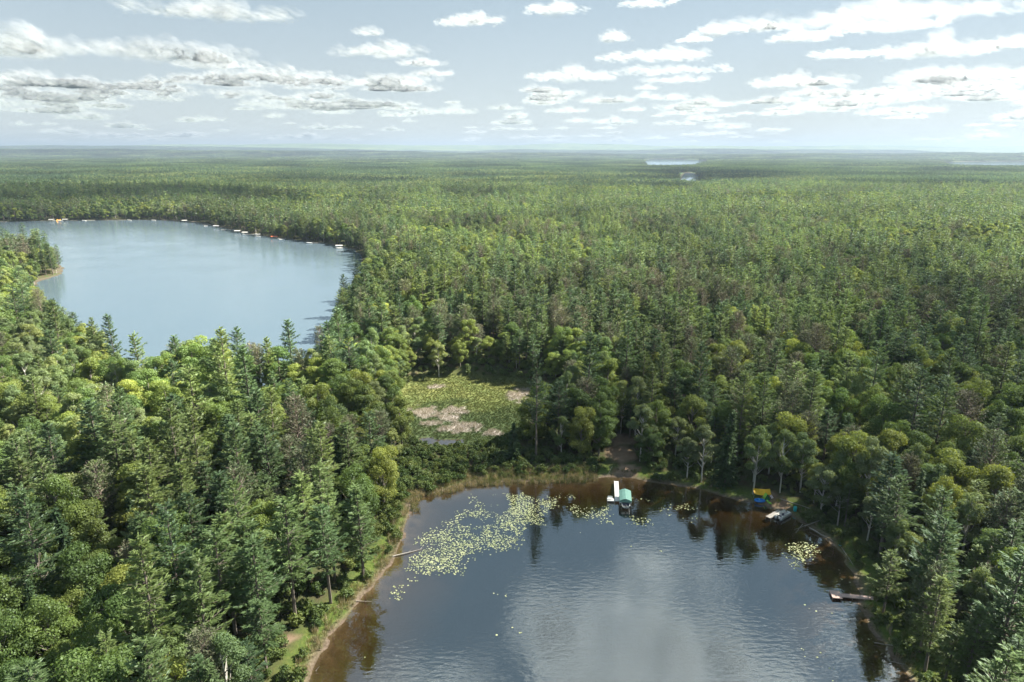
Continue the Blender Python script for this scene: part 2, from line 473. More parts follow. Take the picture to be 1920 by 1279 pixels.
def gen_broad(rg, H, R, q=1.0, form='maple'):
    mb = MB()
    ls = 1 / math.sqrt(q)
    birch = form == 'birch'
    sides = 6 if q > .3 else 3
    lean = rg.normal(0, .03 * H, 2)
    axis = lambda z: np.array([lean[0] * (z / H) ** 1.5, lean[1] * (z / H) ** 1.5, z])
    zz = np.linspace(0, H * .86, 6 if q > .3 else 3)
    tube(mb, [axis(z) - (0, 0, .4 if z == 0 else 0) for z in zz], [H * (.011 if birch else .016) * (1 - z / H * .9) + .03 for z in zz], sides)
    zc = H * (.64 if birch else .54); ez = H * (.35 if birch else .45)
    nl = int(rg.integers(22, 30) if birch else rg.integers(32, 42))
    if q < .3:
        nl = max(6, nl // 3)
    cen = []
    tot = (11000 if birch else 17000) * q
    for i in range(nl):
        u = rg.uniform(-.85, 1); a = rg.uniform(0, 6.283) if i else 0
        rr = math.sqrt(max(0, 1 - u * u)) ** .8 * rg.uniform(.45, .9)
        tap = 1.0 - (.35 if birch else .18) * max(0, u)
        c = axis(zc) * 1.0 + np.array([math.cos(a) * rr * R * tap, math.sin(a) * rr * R * tap, u * ez * .85])
        lr = R * rg.uniform(.20, .38) * (1.0 if not birch else .92)
        cen.append((c, lr))
        if q > .3:
            st = axis(max(H * .18, min(H * .8, c[2] - abs(rr * R) * .9 - 1)))
            md = st * .45 + c * .55; md[2] -= .3
            tube(mb, [st, md, c], [.05 + .008 * H * .5, .05, .02], 4 if not birch else 3)
    wsum = sum(lr ** 2 for _, lr in cen)
    for c, lr in cen:
        n = max(3, int(tot * lr ** 2 / wsum))
        Nn = rg.normal(0, 1, (n, 3)); Nn[:, 2] = Nn[:, 2] * .9 + .35; Nn = norm(Nn)
        rad = lr * (rg.uniform(.55, 1.0, n) ** .6) * (1 + .35 * rg.normal(0, .35, n))
        P = c + Nn * rad[:, None] * np.array([1.05, 1.05, .8])
        fn = norm(Nn + rg.normal(0, .62, (n, 3)) + (0, 0, .3))
        D = norm(np.cross(fn, rg.normal(0, 1, (n, 3))))
        sz = rg.uniform(.17, .37, n) * ls * (.88 if birch else 1.0)
        ti = np.clip(rg.normal(.5, .17, n) + rg.normal(0, .15), 0, 1)
        leaves(mb, P, D, fn, sz * 1.25, sz * .85, ti)
    return mb


def gen_shrub(rg, H, R, q=1.0):
    mb = MB()
    ls = 1 / math.sqrt(q)
    for i in range(5):
        a = rg.uniform(0, 6.28); tube(mb, [(0, 0, -.2), (math.cos(a) * R * .3, math.sin(a) * R * .3, H * .45), (math.cos(a) * R * .6, math.sin(a) * R * .6, H * .75)], [.04, .03, .015], 3)
    for i in range(9):
        a = rg.uniform(0, 6.28); rr = rg.uniform(.1, .75) * R
        c = np.array([math.cos(a) * rr, math.sin(a) * rr, H * rg.uniform(.3, .78)]); lr = R * rg.uniform(.3, .48)
        n = int(85 * q)
        Nn = rg.normal(0, 1, (n, 3)); Nn[:, 2] = Nn[:, 2] * .9 + .3; Nn = norm(Nn)
        P = c + Nn * (lr * rg.uniform(.55, 1.1, n))[:, None]
        P[:, 2] = np.maximum(P[:, 2], .05)
        fn = norm(Nn + rg.normal(0, .6, (n, 3)))
        D = norm(np.cross(fn, rg.normal(0, 1, (n, 3))))
        sz = rg.uniform(.2, .42, n) * ls
        leaves(mb, P, D, fn, sz * 1.2, sz * .85, np.clip(rg.normal(.5, .2, n), 0, 1))
    return mb


def gen_tuft(rg, H, R, n, w=.05):
    mb = MB()
    a = rg.uniform(0, 6.28, n); r = R * np.sqrt(rg.random(n))
    C = np.stack([np.cos(a) * r, np.sin(a) * r, np.zeros(n)], 1)
    hh = H * rg.uniform(.5, 1.1, n)
    D = rg.normal(0, .22, (n, 3)); D[:, 2] = 1; D = norm(D)
    leaves(mb, C + D * hh[:, None] * .48, D, rg.normal(0, 1, (n, 3)), hh, w * rg.uniform(.7, 1.4, n), np.clip(rg.normal(.5, .2, n), 0, 1))
    return mb


SPEC = {  # kind: (generator, base height, base crown radius, form)
    'white_pine': (gen_pine, 25.5, 5.6, 'white'),
    'red_pine': (gen_pine, 20.5, 4.2, 'red'),
    'maple_tree': (gen_broad, 17.5, 5.2, 'maple'),
    'birch_tree': (gen_broad, 17.5, 3.9, 'birch'),
    'spruce_tree': (gen_pine, 18.5, 2.7, 'spruce'),
}
KINDS = list(SPEC)
NVAR = 5
NEAR = {}     # kind -> [(crown mesh, trunk mesh)]
for ki, kd in enumerate(KINDS):
    g, H, R, form = SPEC[kd]
    NEAR[kd] = []
    for v in range(NVAR):
        rg = np.random.default_rng(100 + ki * 17 + v)
        mb = g(rg, H * rg.uniform(.94, 1.06), R * rg.uniform(.9, 1.1), 1.0, form)
        NEAR[kd].append((mb.mesh(kd + "_crown", [LEAF[kd]], keep=lambda m: m == 0), mb.mesh(kd + "_trunk", [BARK[kd]], keep=lambda m: m == 1)))
    if kd == 'white_pine':
        mb = gen_pine(np.random.default_rng(4), 25.5, 4.3, 1.9, 'white')
        NEAR[kd].append((mb.mesh(kd + "_crown", [LEAF[kd]], keep=lambda m: m == 0), mb.mesh(kd + "_trunk", [BARK[kd]], keep=lambda m: m == 1)))


def tagp(o, label=None, cat=None, group=None, kind=None):
    for k, v in (("label", label), ("category", cat), ("group", group), ("kind", kind)):
        if v:
            o[k] = v
    return o


def link(name, me, parent=None, loc=None):
    o = bpy.data.objects.new(name, me)
    COL.objects.link(o)
    if parent is not None:
        o.parent = parent
    if loc is not None:
        o.location = loc
    return o


# ------------------------------------------------------------------ ground sheet
def graded(lo, hi, c0, c1, d0, rings, growth, cap):
    """axis coordinates: spacing d0 on [c0,c1], then rings (limit, spacing), then geometric growth to lo/hi"""
    mid = list(np.arange(c0, c1 + .1, d0))
    up = [mid[-1]]; sp = d0
    while up[-1] < hi:
        for lim, s_ in rings:
            if up[-1] - c1 < lim:
                sp = s_; break
        else:
            sp = min(sp * growth, cap if up[-1] < 9000 else 1e9)
        up.append(up[-1] + sp)
    dn = [mid[0]]; sp = d0
    while dn[-1] > lo:
        for lim, s_ in rings:
            if c0 - dn[-1] < lim:
                sp = s_; break
        else:
            sp = min(sp * growth, cap if dn[-1] > -9000 else 1e9)
        dn.append(dn[-1] - sp)
    return np.array(dn[:0:-1] + mid + up[1:])


GX = graded(-42000, 42000, -150, 190, 1.5, [(120, 3.0), (900, 9.0)], 1.1, 90)
GY = graded(-3000, 46000, 40, 290, 1.5, [(120, 4.0), (900, 8.0)], 1.1, 80)
XX, YY = np.meshgrid(GX, GY)
HH, SPd, SLd, SPool, SMd, SW = ground_h(XX, YY, True)
nx_, ny_ = len(GX), len(GY)
V = np.stack([XX.ravel(), YY.ravel(), HH.ravel()], 1)
ii = np.arange(nx_ * ny_).reshape(ny_, nx_)
F = np.stack([ii[:-1, :-1].ravel(), ii[:-1, 1:].ravel(), ii[1:, 1:].ravel(), ii[1:, :-1].ravel()], 1)
gm, n, l = new_mat("ground_cover")
gme = raw_mesh("ground", V, F, [gm], smooth_=True)
sand = np.zeros(XX.size); xr = XX.ravel(); yr = YY.ravel()
for (c, r) in SANDS:
    d = np.hypot((xr - c[0]), (yr - c[1])) + (vnoise(xr, yr, 2.5, 12) - .5) * 3
    sand = np.maximum(sand, smooth(r, r * .6, d))
# dead reed patches in the marsh, seen as pale pinkish areas
ppx, ppy = to_px(xr, yr, .3)
blob = lambda cx, cy, rx, ry: smooth(1.15, .75, np.hypot((ppx - cx) / rx, (ppy - cy) / ry) + (vnoise(xr, yr, 2.2, 14) - .5) * .7)
def dead_at(ppx, ppy, nz):
    b = lambda cx, cy, rx, ry: smooth(1.15, .75, np.hypot((ppx - cx) / rx, (ppy - cy) / ry) + (nz - .5) * 1.3)
    return np.maximum.reduce([b(798, 772, 21, 9), b(855, 771, 24, 7), b(842, 783, 14, 6), b(862, 802, 36, 8), b(808, 795, 26, 5), b(972, 741, 22, 10), b(815, 725, 14, 3), b(925, 812, 22, 7)])
near_m = (SMd.ravel() < 3)
dead = np.where(near_m, dead_at(ppx, ppy, vnoise(xr, yr, 2.2, 14)), 0)
marsh = smooth(3, -1, SMd.ravel())
shore = np.where(SW.ravel() > 0, smooth(np.where(yr > 235, .9, .3 + 3.2 * vnoise(xr, yr, 6, 71)), .1, SW.ravel()), 1.0) * (1 - marsh) * (1 - .55 * smooth(240, 330, yr))
grassy = smooth(9, 3, SPd.ravel()) * (1 - sand)
ca = gme.color_attributes.new("zones", 'FLOAT_COLOR', 'POINT')
ca.data.foreach_set("color", np.stack([marsh, dead, sand, shore], 1).astype(np.float32).ravel())
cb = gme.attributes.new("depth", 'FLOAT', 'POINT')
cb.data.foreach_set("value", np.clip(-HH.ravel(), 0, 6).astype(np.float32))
cg = gme.attributes.new("grassy", 'FLOAT', 'POINT')
cg.data.foreach_set("value", grassy.astype(np.float32))


cw = gme.attributes.new("lower_marsh", 'FLOAT', 'POINT'); cw.data.foreach_set("value", (smooth(735, 790, ppy + (vnoise(xr, yr, 9, 15) - .5) * 40) * marsh).astype(np.float32))  # marsh turns darker green towards its near side
ck = gme.attributes.new("lakeside", 'FLOAT', 'POINT'); ck.data.foreach_set("value", (yr > 235).astype(np.float32))


def N(t, **kw):
    a = n.new(t)
    for k, v in kw.items():
        setattr(a, k, v)
    return a


def mixc(fac, a, b):
    m = n.new("ShaderNodeMixRGB")
    for i, x in ((0, fac), (1, a), (2, b)):
        if isinstance(x, (tuple, float, int)):
            m.inputs[i].default_value = (*x, 1) if isinstance(x, tuple) else x
        else:
            l.new(x, m.inputs[i])
    return m.outputs[0]


geo = N("ShaderNodeNewGeometry")
def noise_at(scale, detail=5, rough=.55):
    z = N("ShaderNodeTexNoise"); z.inputs["Scale"].default_value = scale; z.inputs["Detail"].default_value = detail; z.inputs["Roughness"].default_value = rough
    l.new(geo.outputs["Position"], z.inputs["Vector"]); return z.outputs["Fac"]
def rampf(x, a, b):
    m = N("ShaderNodeMapRange"); m.inputs[1].default_value = a; m.inputs[2].default_value = b; l.new(x, m.inputs[0]); return m.outputs[0]
zones = N("ShaderNodeAttribute"); zones.attribute_name = "zones"
sep = N("ShaderNodeSeparateColor"); l.new(zones.outputs["Color"], sep.inputs[0])
dpt = N("ShaderNodeAttribute"); dpt.attribute_name = "depth"
gra = N("ShaderNodeAttribute"); gra.attribute_name = "grassy"
n1 = noise_at(.35); n2 = noise_at(.06); n3 = noise_at(1.7); nf_ = noise_at(1 / 420, 6, .65)
litter = mixc(rampf(n1, .35, .65), (.075, .06, .04), (.06, .085, .032))
farc = mixc(rampf(nf_, .42, .6), (.075, .12, .06), (.15, .19, .075))
# beyond the reach of single trees the forest itself is the ground's cover
ln = N("ShaderNodeVectorMath", operation='LENGTH'); l.new(geo.outputs["Position"], ln.inputs[0])
base = mixc(rampf(ln.outputs["Value"], 1300, 1800), litter, farc)
base = mixc(gra.outputs["Fac"], base, mixc(rampf(n3, .3, .7), (.06, .10, .025), (.12, .15, .04)))
marshc = mixc(rampf(n2, .38, .62), (.09, .12, .045), (.155, .16, .062))
marshc = mixc(rampf(n3, .35, .75), marshc, (.10, .115, .04))
lower_marsh_ = N("ShaderNodeAttribute"); lower_marsh_.attribute_name = "lower_marsh"
marshc = mixc(lower_marsh_.outputs["Fac"], marshc, (.072, .098, .046))
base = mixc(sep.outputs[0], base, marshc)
base = mixc(sep.outputs[1], base, mixc(rampf(n3, .3, .7), (.28, .25, .23), (.43, .385, .365)))
base = mixc(sep.outputs[2], base, mixc(rampf(n1, .3, .7), (.20, .14, .10), (.29, .21, .155)))
bank = mixc(rampf(n3, .35, .65), (.105, .08, .06), (.185, .145, .115))
base = mixc(zones.outputs["Alpha"], base, bank)
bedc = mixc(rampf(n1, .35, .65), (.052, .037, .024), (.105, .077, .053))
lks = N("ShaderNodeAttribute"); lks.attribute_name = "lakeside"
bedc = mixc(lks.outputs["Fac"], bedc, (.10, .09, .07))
bedm = mixc(rampf(dpt.outputs["Fac"], .15, .85), bedc, mixc(rampf(dpt.outputs["Fac"], .8, 2.6), (.035, .022, .008), (.006, .007, .006)))  # bed painted darker with depth, standing in for light absorbed by the water
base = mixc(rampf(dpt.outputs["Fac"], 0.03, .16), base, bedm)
b = N("ShaderNodeBsdfDiffuse"); l.new(base, b.inputs[0])
bp = N("ShaderNodeBump"); bp.inputs["Strength"].default_value = .6; bp.inputs["Distance"].default_value = .25
l.new(n3, bp.inputs["Height"]); l.new(bp.outputs[0], b.inputs["Normal"])
o_ = N("ShaderNodeOutputMaterial"); l.new(b.outputs[0], o_.inputs[0])
ground = link("ground", gme); tagp(ground, kind="structure")


# ------------------------------------------------------------------ water sheets
def water_mat(name, deep, wave, strength, rough, ior=1.7, body=None):
    m, n, l = new_mat(name)
    out = n.new("ShaderNodeOutputMaterial")
    geo = n.new("ShaderNodeNewGeometry")
    mp = n.new("ShaderNodeMapping"); mp.inputs["Scale"].default_value = (1 / wave, 2.3 / wave, 1); mp.inputs["Rotation"].default_value = (0, 0, .06)
    l.new(geo.outputs["Position"], mp.inputs[0])
    nz = n.new("ShaderNodeTexNoise"); nz.inputs["Scale"].default_value = 1; nz.inputs["Detail"].default_value = 2.5; nz.inputs["Roughness"].default_value = .5
    l.new(mp.outputs[0], nz.inputs["Vector"])
    big = n.new("ShaderNodeTexNoise"); big.inputs["Scale"].default_value = 1 / 38; big.inputs["Detail"].default_value = 2
    l.new(geo.outputs["Position"], big.inputs["Vector"])
    mr = n.new("ShaderNodeMapRange"); mr.inputs[1].default_value = .35; mr.inputs[2].default_value = .65; mr.inputs[3].default_value = strength * .35; mr.inputs[4].default_value = strength
    l.new(big.outputs["Fac"], mr.inputs[0])
    bp = n.new("ShaderNodeBump"); bp.inputs["Distance"].default_value = wave * .12
    l.new(mr.outputs[0], bp.inputs["Strength"]); l.new(nz.outputs["Fac"], bp.inputs["Height"])
    fr = n.new("ShaderNodeFresnel"); fr.inputs["IOR"].default_value = ior; l.new(bp.outputs[0], fr.inputs["Normal"])
    gl = n.new("ShaderNodeBsdfGlossy"); gl.inputs["Roughness"].default_value = rough; gl.inputs[0].default_value = (.84, .93, 1.0, 1) if not body else (.90, .96, 1.0, 1); l.new(bp.outputs[0], gl.inputs["Normal"])
    tr = n.new("ShaderNodeBsdfTransparent"); tr.inputs[0].default_value = (*deep, 1)
    mx = n.new("ShaderNodeMixShader")
    under = tr.outputs[0]
    if body:       # light scattered back by the fine matter in the water
        bd = n.new("ShaderNodeBsdfDiffuse"); bd.inputs[0].default_value = (*body[0], 1)
        mb_ = n.new("ShaderNodeMixShader"); mb_.inputs[0].default_value = body[1]
        l.new(tr.outputs[0], mb_.inputs[1]); l.new(bd.outputs[0], mb_.inputs[2]); under = mb_.outputs[0]
    bk = n.new("ShaderNodeMath"); bk.operation = 'MULTIPLY_ADD'; bk.inputs[1].default_value = -1; bk.inputs[2].default_value = 1   # seen from below the sheet lets daylight through
    l.new(geo.outputs["Backfacing"], bk.inputs[0])
    fm = n.new("ShaderNodeMath"); fm.operation = 'MULTIPLY'; l.new(fr.outputs[0], fm.inputs[0]); l.new(bk.outputs[0], fm.inputs[1])
    l.new(fm.outputs[0], mx.inputs[0]); l.new(under, mx.inputs[1]); l.new(gl.outputs[0], mx.inputs[2])
    l.new(mx.outputs[0], out.inputs[0])
    return m


def sheet(name, x0, x1, y0, y1, mat):
    v = [(x0, y0, 0), (x1, y0, 0), (x1, y1, 0), (x0, y1, 0)]
    o = link(name, raw_mesh(name, np.array(v, float), np.array([[0, 1, 2, 3]]), [mat]))
    tagp(o, kind="structure"); return o


PW = water_mat("pond_water_surface", (.80, .75, .63), 1.9, .15, .03, 3.1)
LW = water_mat("lake_water_surface", (.5, .7, .66), 3.2, .35, .09, 2.9, ((.14, .20, .25), .6))
sheet("pond_water", -160, 220, 42, 226, PW)
sheet("lake_water", LAKE[:, 0].min() - 30, LAKE[:, 0].max() + 12, LAKE[:, 1].min() - 8, LAKE[:, 1].max() + 12, LW)
FLW = water_mat("far_lake_surface", (.5, .7, .66), 3.2,   .01, .04, 6.0, ((.13, .18, .25), .6))
for fl in FARL:
    sheet("far_lake_water", fl[:, 0].min() - 30, fl[:, 0].max() + 30, fl[:, 1].min() - 30, fl[:, 1].max() + 30, FLW)

# ------------------------------------------------------------------ trees: plan
rng = np.random.default_rng(11)
SPACE = 6.2
RMAX = 1500.0
ys_ = np.arange(48, RMAX, SPACE * .87)
pts = []
for k, y in enumerate(ys_):
    hw = y * .80 + 45
    xs = np.arange(-hw, hw, SPACE) + (k % 2) * SPACE * .5
    pts.append(np.stack([xs, np.full(len(xs), y)], 1))
pts = np.concatenate(pts)
pts += rng.uniform(-1, 1, pts.shape) * SPACE * .42
x, y = pts[:, 0], pts[:, 1]
gh, sp, sl, pool, sm, w = ground_h(x, y, True)
scr = sdist(SCRUB, x, y)
margin = np.where((y > 150) & (x > -10) & (x < 62), 11.0, 6.0)
margin = np.where((x > 62), 3.0, margin)
ok = (sp > margin) & (sl > 2.5) & (sm > 2.5) & (scr > 0) & (w > 2)
for (c, r) in CLEAR:
    ok &= np.hypot(x - c[0], y - c[1]) > r
ok &= rng.random(len(x)) > .07 + .5 * smooth(.30, .16, fnoise(x, y, 34, 63))
x, y, gh, sp, sl, sm = [a[ok] for a in (x, y, gh, sp, sl, sm)]
px, py = to_px(x, y, gh)
NT = len(x)
stand = fnoise(x, y, 70, 21)
stand2 = fnoise(x, y, 45, 23)
stand3 = fnoise(x, y, 300, 25)
# conifer share by place: pines dominate inland on the right and the low left bank, broadleaves near marsh, pond and left strip
con = .30 + .9 * (stand - .5) * 1.6 + .35 * smooth(700, 1300, px) * smooth(190, 300, y) + .12 * smooth(170, 300, y)
con += .10 + .30 * smooth(200, 420, px) * smooth(760, 500, px) * smooth(760, 860, py) * smooth(1230, 1050, py)
con -= .35 * smooth(22, 6, np.minimum(sp, sm)) * smooth(105, 150, y) * (x < 75)
con -= .45 * smooth(400, 100, px) * smooth(600, 760, py)
con += .25 * smooth(1550, 1700, px) * smooth(850, 1000, py)
con -= .3 * smooth(1080, 1250, py) * smooth(500, 300, px)
con += .5 * (stand3 - .5) * smooth(500, 900, y)
for cx_, cy_, rx_, ry_ in ((1860, 480, 110, 22), (1700, 470, 60, 10), (1150, 365, 150, 14), (700, 560, 45, 40), (1500, 385, 200, 9), (560, 395, 90, 14)):
    con -= 1.1 * smooth(1.2, .7, np.hypot((px - cx_) / rx_, (py - cy_) / ry_))
u = rng.random(NT)
conif = u < np.clip(con, .06, .93)
u2 = rng.random(NT)
redsh = np.clip(.17 + 1.3 * (stand2 - .5), .03, .5)
kind = np.where(conif, np.where(u2 < redsh, 1, np.where(u2 > .88, 4, 0)), np.where(u2 < .30 + .8 * (stand2 - .5), 3, 2))
kind = np.where((kind == 2) & (px < 330) & (py < 930) & (y < 700) & (rng.random(NT) < .5), 3, kind)
hs = rng.uniform(.66, 1.18, NT) * np.where(rng.random(NT) < .14, .66, 1)
edge = np.minimum(sp, np.minimum(sl, sm))
hs *= .84 + .34 * fnoise(x, y, 38, 61)
hs *= (.76 + .24 * smooth(3, 12, edge)) * np.where(sl < 60, 1.06, 1)
hs *= np.where(kind == 0, rng.uniform(.8, 1.08, NT), 1)
inview = (px > -60) & (px < 1980) & (to_px(x, y, gh + 14)[1] < 1330)
dist = np.sqrt(x * x + y * y + CAM_H ** 2)

# hero trees by hand: (px, py of the foot, kind, height m, width scale, variant, label)
HERO = [
    (1005, 862, 0, 34.0, 1.05, 5, "tallest narrow white pine standing alone between the marsh and the reed-edged shore"),
    (962, 868, 4, 13.0, .9, 1, "small dark pointed spruce left of the tallest narrow pine by the marsh"),
    (823, 704, 3, 15.5, 1.0, 2, "round-topped pale tree with bare trunk at the far edge of the marsh"),
    (1288, 895, 3, 13.0, .9, 0, "leaning birch with yellowish crown at the north shore, right of the canopied boat"),
    (1315, 902, 3, 19.0, 1.1, 1, "straight birch with a forked white trunk on the north shore"),
    (1358, 910, 4, 22.0, 1.35, 2, "dark full spruce between birches on the north shore"),
    (1412, 925, 3, 20.0, 1.0, 2, "yellow-green birch standing just left of the yellow tarp"),
    (1462, 925, 3, 19.0, 1.0, 3, "slim white-trunked birch behind the camp between tarp and pontoon boat"),
    (1500, 925, 3, 18.0, 1.1, 0, "white-trunked birch right of the camp with a dark crown behind"),
    (1088, 862, 2, 17.0, .9, 0, "rounded maple left of the dirt path on the north shore"),
    (1200, 866, 3, 20.0, 1.1, 1, "grey twin-trunked birch right of the dirt path on the north shore"),
    (1218, 872, 2, 13.0, .8, 2, "low leafy maple right of the dirt path above the dock"),
    (1052, 862, 3, 14.0, .8, 3, "thin white birch trunk right of the tallest narrow pine"),
    (545, 672, 4, 17.0, 1.1, 0, "dark pointed spruce standing out against the big lake, alone on the near shore"),
    (462, 690, 1, 20.0, .9, 0, "tall open red pine silhouetted against the big lake"),
    (437, 694, 4, 18.0, 1.0, 3, "pointed spruce left of the tall open red pine by the big lake"),
    (355, 705, 1, 19.5, 1.3, 1, "broad-topped red pine against the big lake, left of the spruces"),
    (385, 700, 1, 18.0, .9, 2, "small-topped red pine right of the broad one by the big lake"),
    (498, 690, 1, 17.5, .8, 3, "short red pine between the tall open pine and the lone spruce"),
    (228, 712, 0, 27.0, .9, 1, "gaunt white pine with wide-spaced boughs at the left shore of the big lake"),
    (190, 698, 0, 25.0, .9, 2, "dense white pine beside the gaunt pine on the big lake's left shore"),
    (625, 590, 0, 25.0, .85, 3, "ragged white pine leaning over the big lake from its right shore"),
    (646, 560, 0, 24.0, 1.0, 0, "full white pine just behind the ragged one on the big lake's right shore"),
    (102, 514, 0, 23.0, .9, 1, "white pine at the very tip of the point in the big lake"),
    (85, 514, 0, 19.0, .8, 3, "shorter white pine second from the tip of the point in the big lake"),
    (555, 1172, 0, 27.0, 1.15, 0, "large white pine on the left bank beside the bare sandy spot"),
    (395, 1290, 0, 27.0, 1.05, 2, "large bright white pine low in the left foreground"),
    (690, 1085, 0, 22.0, 1.0, 1, "dense white pine at the waterline on the left bank"),
    (620, 1130, 0, 24.0, 1.0, 3, "layered white pine on the left bank above the short log"),
    (1725, 1190, 0, 27.0, 1.1, 3, "large white pine with a bare lower trunk right of the brown dock"),
    (1655, 1155, 0, 16.0, .8, 2, "small bushy white pine overhanging the water behind the brown dock"),
    (1735, 1255, 0, 19.0, .8, 1, "narrow white pine at the lower right shoreline"),
    (1855, 1300, 0, 27.0, 1.2, 0, "large spreading white pine in the lower right corner"),
    (1650, 1040, 0, 24.0, 1.1, 1, "broad white pine above the right-hand lily pads"),
    (1740, 905, 0, 30.0, 1.0, 2, "tall white pine rising high in the shaded forest at right"),
    (1370, 745, 3, 14.0, 1.1, 0, "pale umbrella-shaped birch in the shaded forest beside a dead snag"),
    (1475, 800, 1, 20.0, 1.25, 2, "brownish rounded red pine mid-right in the shaded forest"),
    (210, 1050, 1, 21.0, 1.1, 3, "brown-grey red pine among green pines on the left bank"),
]
hx, hy, hk, hhs, hw_, hv, hl = [], [], [], [], [], [], []
for (a, b_, k, H_, wsc, v, lab) in HERO:
    gx, gy = G(a, b_, 1.0)
    hx.append(gx); hy.append(gy); hk.append(k); hhs.append(H_ / SPEC[KINDS[k]][1]); hw_.append(wsc); hv.append(v); hl.append(lab)
hx = np.array(hx); hy = np.array(hy)
for _ in range(24):      # a foot that falls on the water moves back on to the bank
    L0 = sdist(LAKE, hx, hy); P0 = sdist(POND, hx, hy)
    for D0, PG in ((L0, LAKE), (P0, POND)):
        gx_ = sdist(PG, hx + .5, hy) - D0; gy_ = sdist(PG, hx, hy + .5) - D0
        mv = np.where(D0 < 2.6, 1.0, 0) / (np.hypot(gx_, gy_) + 1e-6)
        hx = hx + gx_ * mv; hy = hy + gy_ * mv
keepm = np.ones(NT, bool)
for a, b_, wsc in zip(hx, hy, hw_):
    keepm &= np.hypot(x - a, y - b_) > 3.2
keepm &= ~((px > 935) & (px < 1040) & (py > 838) & (py < 905)) & ~((px > 925) & (px < 995) & (py > 735) & (py < 880))
# keep the lone crowns against the big lake clear
keepm &= ~((np.hypot(x - G(545, 672, 1)[0], y - G(545, 672, 1)[1]) < 9) & (hs > .8))
# order by apparent size
size = hs * np.array([SPEC[k][1] for k in KINDS])[kind] / dist
order = np.argsort(-size)
indiv = np.zeros(NT, bool)
CAP = {0: 270, 1: 225, 2: 290, 3: 260, 4: 110}
cnt = {k: 0 for k in range(5)}
for k in HERO:
    cnt[k[2]] += 1
for i in order:
    if keepm[i] and inview[i] and cnt[kind[i]] < CAP[kind[i]]:
        indiv[i] = True; cnt[kind[i]] += 1

# landmarks for labels
LM = [("the yellow tarp camp", G(1428, 935)), ("the green-canopied boat", G(1172, 930)), ("the brown wooden dock", G(1600, 1119)), ("the pontoon boat", G(1455, 965)),
      ("the dirt path to the water", G(1162, 850)), ("the marsh's far edge", G(860, 700)), ("the marsh's left edge", G(745, 760)), ("the marsh's right edge", G(1070, 765)),
      ("the pale marsh pool", G(790, 838)), ("the main lily-pad raft", G(740, 1000)), ("the long white log at left", G(720, 1050)), ("the left bank's short log", G(650, 1130)),
      ("the bare sandy spot at left", G(545, 1212)), ("the brown cabin roof", G(480, 790)), ("the lower left corner", G(60, 1230)), ("the lower right corner", G(1860, 1230)),
      ("the right-hand lily pads", G(1640, 1040)), ("the right shore's fallen trees", G(1560, 990)), ("the big lake's near shore", G(400, 690)), ("the gaunt lakeside pine", G(225, 715)),
      ("the sunlit left edge", G(40, 800)), ("the shaded left woods", G(200, 930)), ("the middle of the left woods", G(420, 960)), ("the tallest narrow pine", G(1005, 855)),
      ("the umbrella-shaped birch", G(1370, 745)), ("the brownish right-hand pines", G(1500, 800)), ("the right edge of the forest", G(1880, 850)), ("the shaded right woods", G(1750, 960)),
      ("the forest behind the path", G(1170, 780)), ("the forest above the right dock", G(1720, 1080)), ("the woods left of the marsh", G(640, 780)), ("the sunlit woods by the lake", G(700, 640)),
      ("the forest behind the marsh", G(900, 640)), ("the middle of the forest", G(1200, 680)), ("the right middle forest", G(1600, 700)), ("the bottom left trees", G(300, 1180))]
LMx = np.array([a[1][0] for a in LM]); LMy = np.array([a[1][1] for a in LM])
LOOKS = {0: ["layered white pine", "feathery white pine", "blue-green white pine", "full-boughed white pine"], 1: ["brownish red pine", "open red pine", "grey-green red pine", "thin-crowned red pine"],
         2: ["round-crowned maple", "lumpy green maple", "broad leafy maple", "dense maple"], 3: ["pale airy birch", "white-trunked birch", "light green birch", "slender birch"],
         4: ["dark pointed spruce", "narrow spruce", "dark cone-shaped spruce", "dense spruce"]}
NICE = {0: "pine tree", 1: "pine tree", 2: "maple tree", 3: "birch tree", 4: "spruce tree"}


def describe(tx, ty, k, v, s, e):
    d = np.hypot(LMx - tx, LMy - ty); j = int(np.argmin(d))
    dx, dy = tx - LMx[j], ty - LMy[j]
    a = math.degrees(math.atan2(dx, dy)) % 360
    side = ["behind", "behind and right of", "right of", "in front and right of", "in front of", "in front and left of", "left of", "behind and left of"][int(((a + 22.5) % 360) // 45)]
    if d[j] < 5:
        side = "close beside"
    elif d[j] > 24:
        side = {"behind": "well behind", "right of": "well right of", "left of": "well left of", "in front of": "well in front of"}.get(side, "far " + side)
    sz = "tall" if s > 1.0 else ("small" if s < .72 else ("short" if s < .86 else "mid-sized"))
    t_ = f"{sz} {LOOKS[k][v % 4]} {side} {LM[j][0]}"
    return t_ if len(t_.split()) <= 15 else f"{LOOKS[k][v % 4]} {side} {LM[j][0]}"


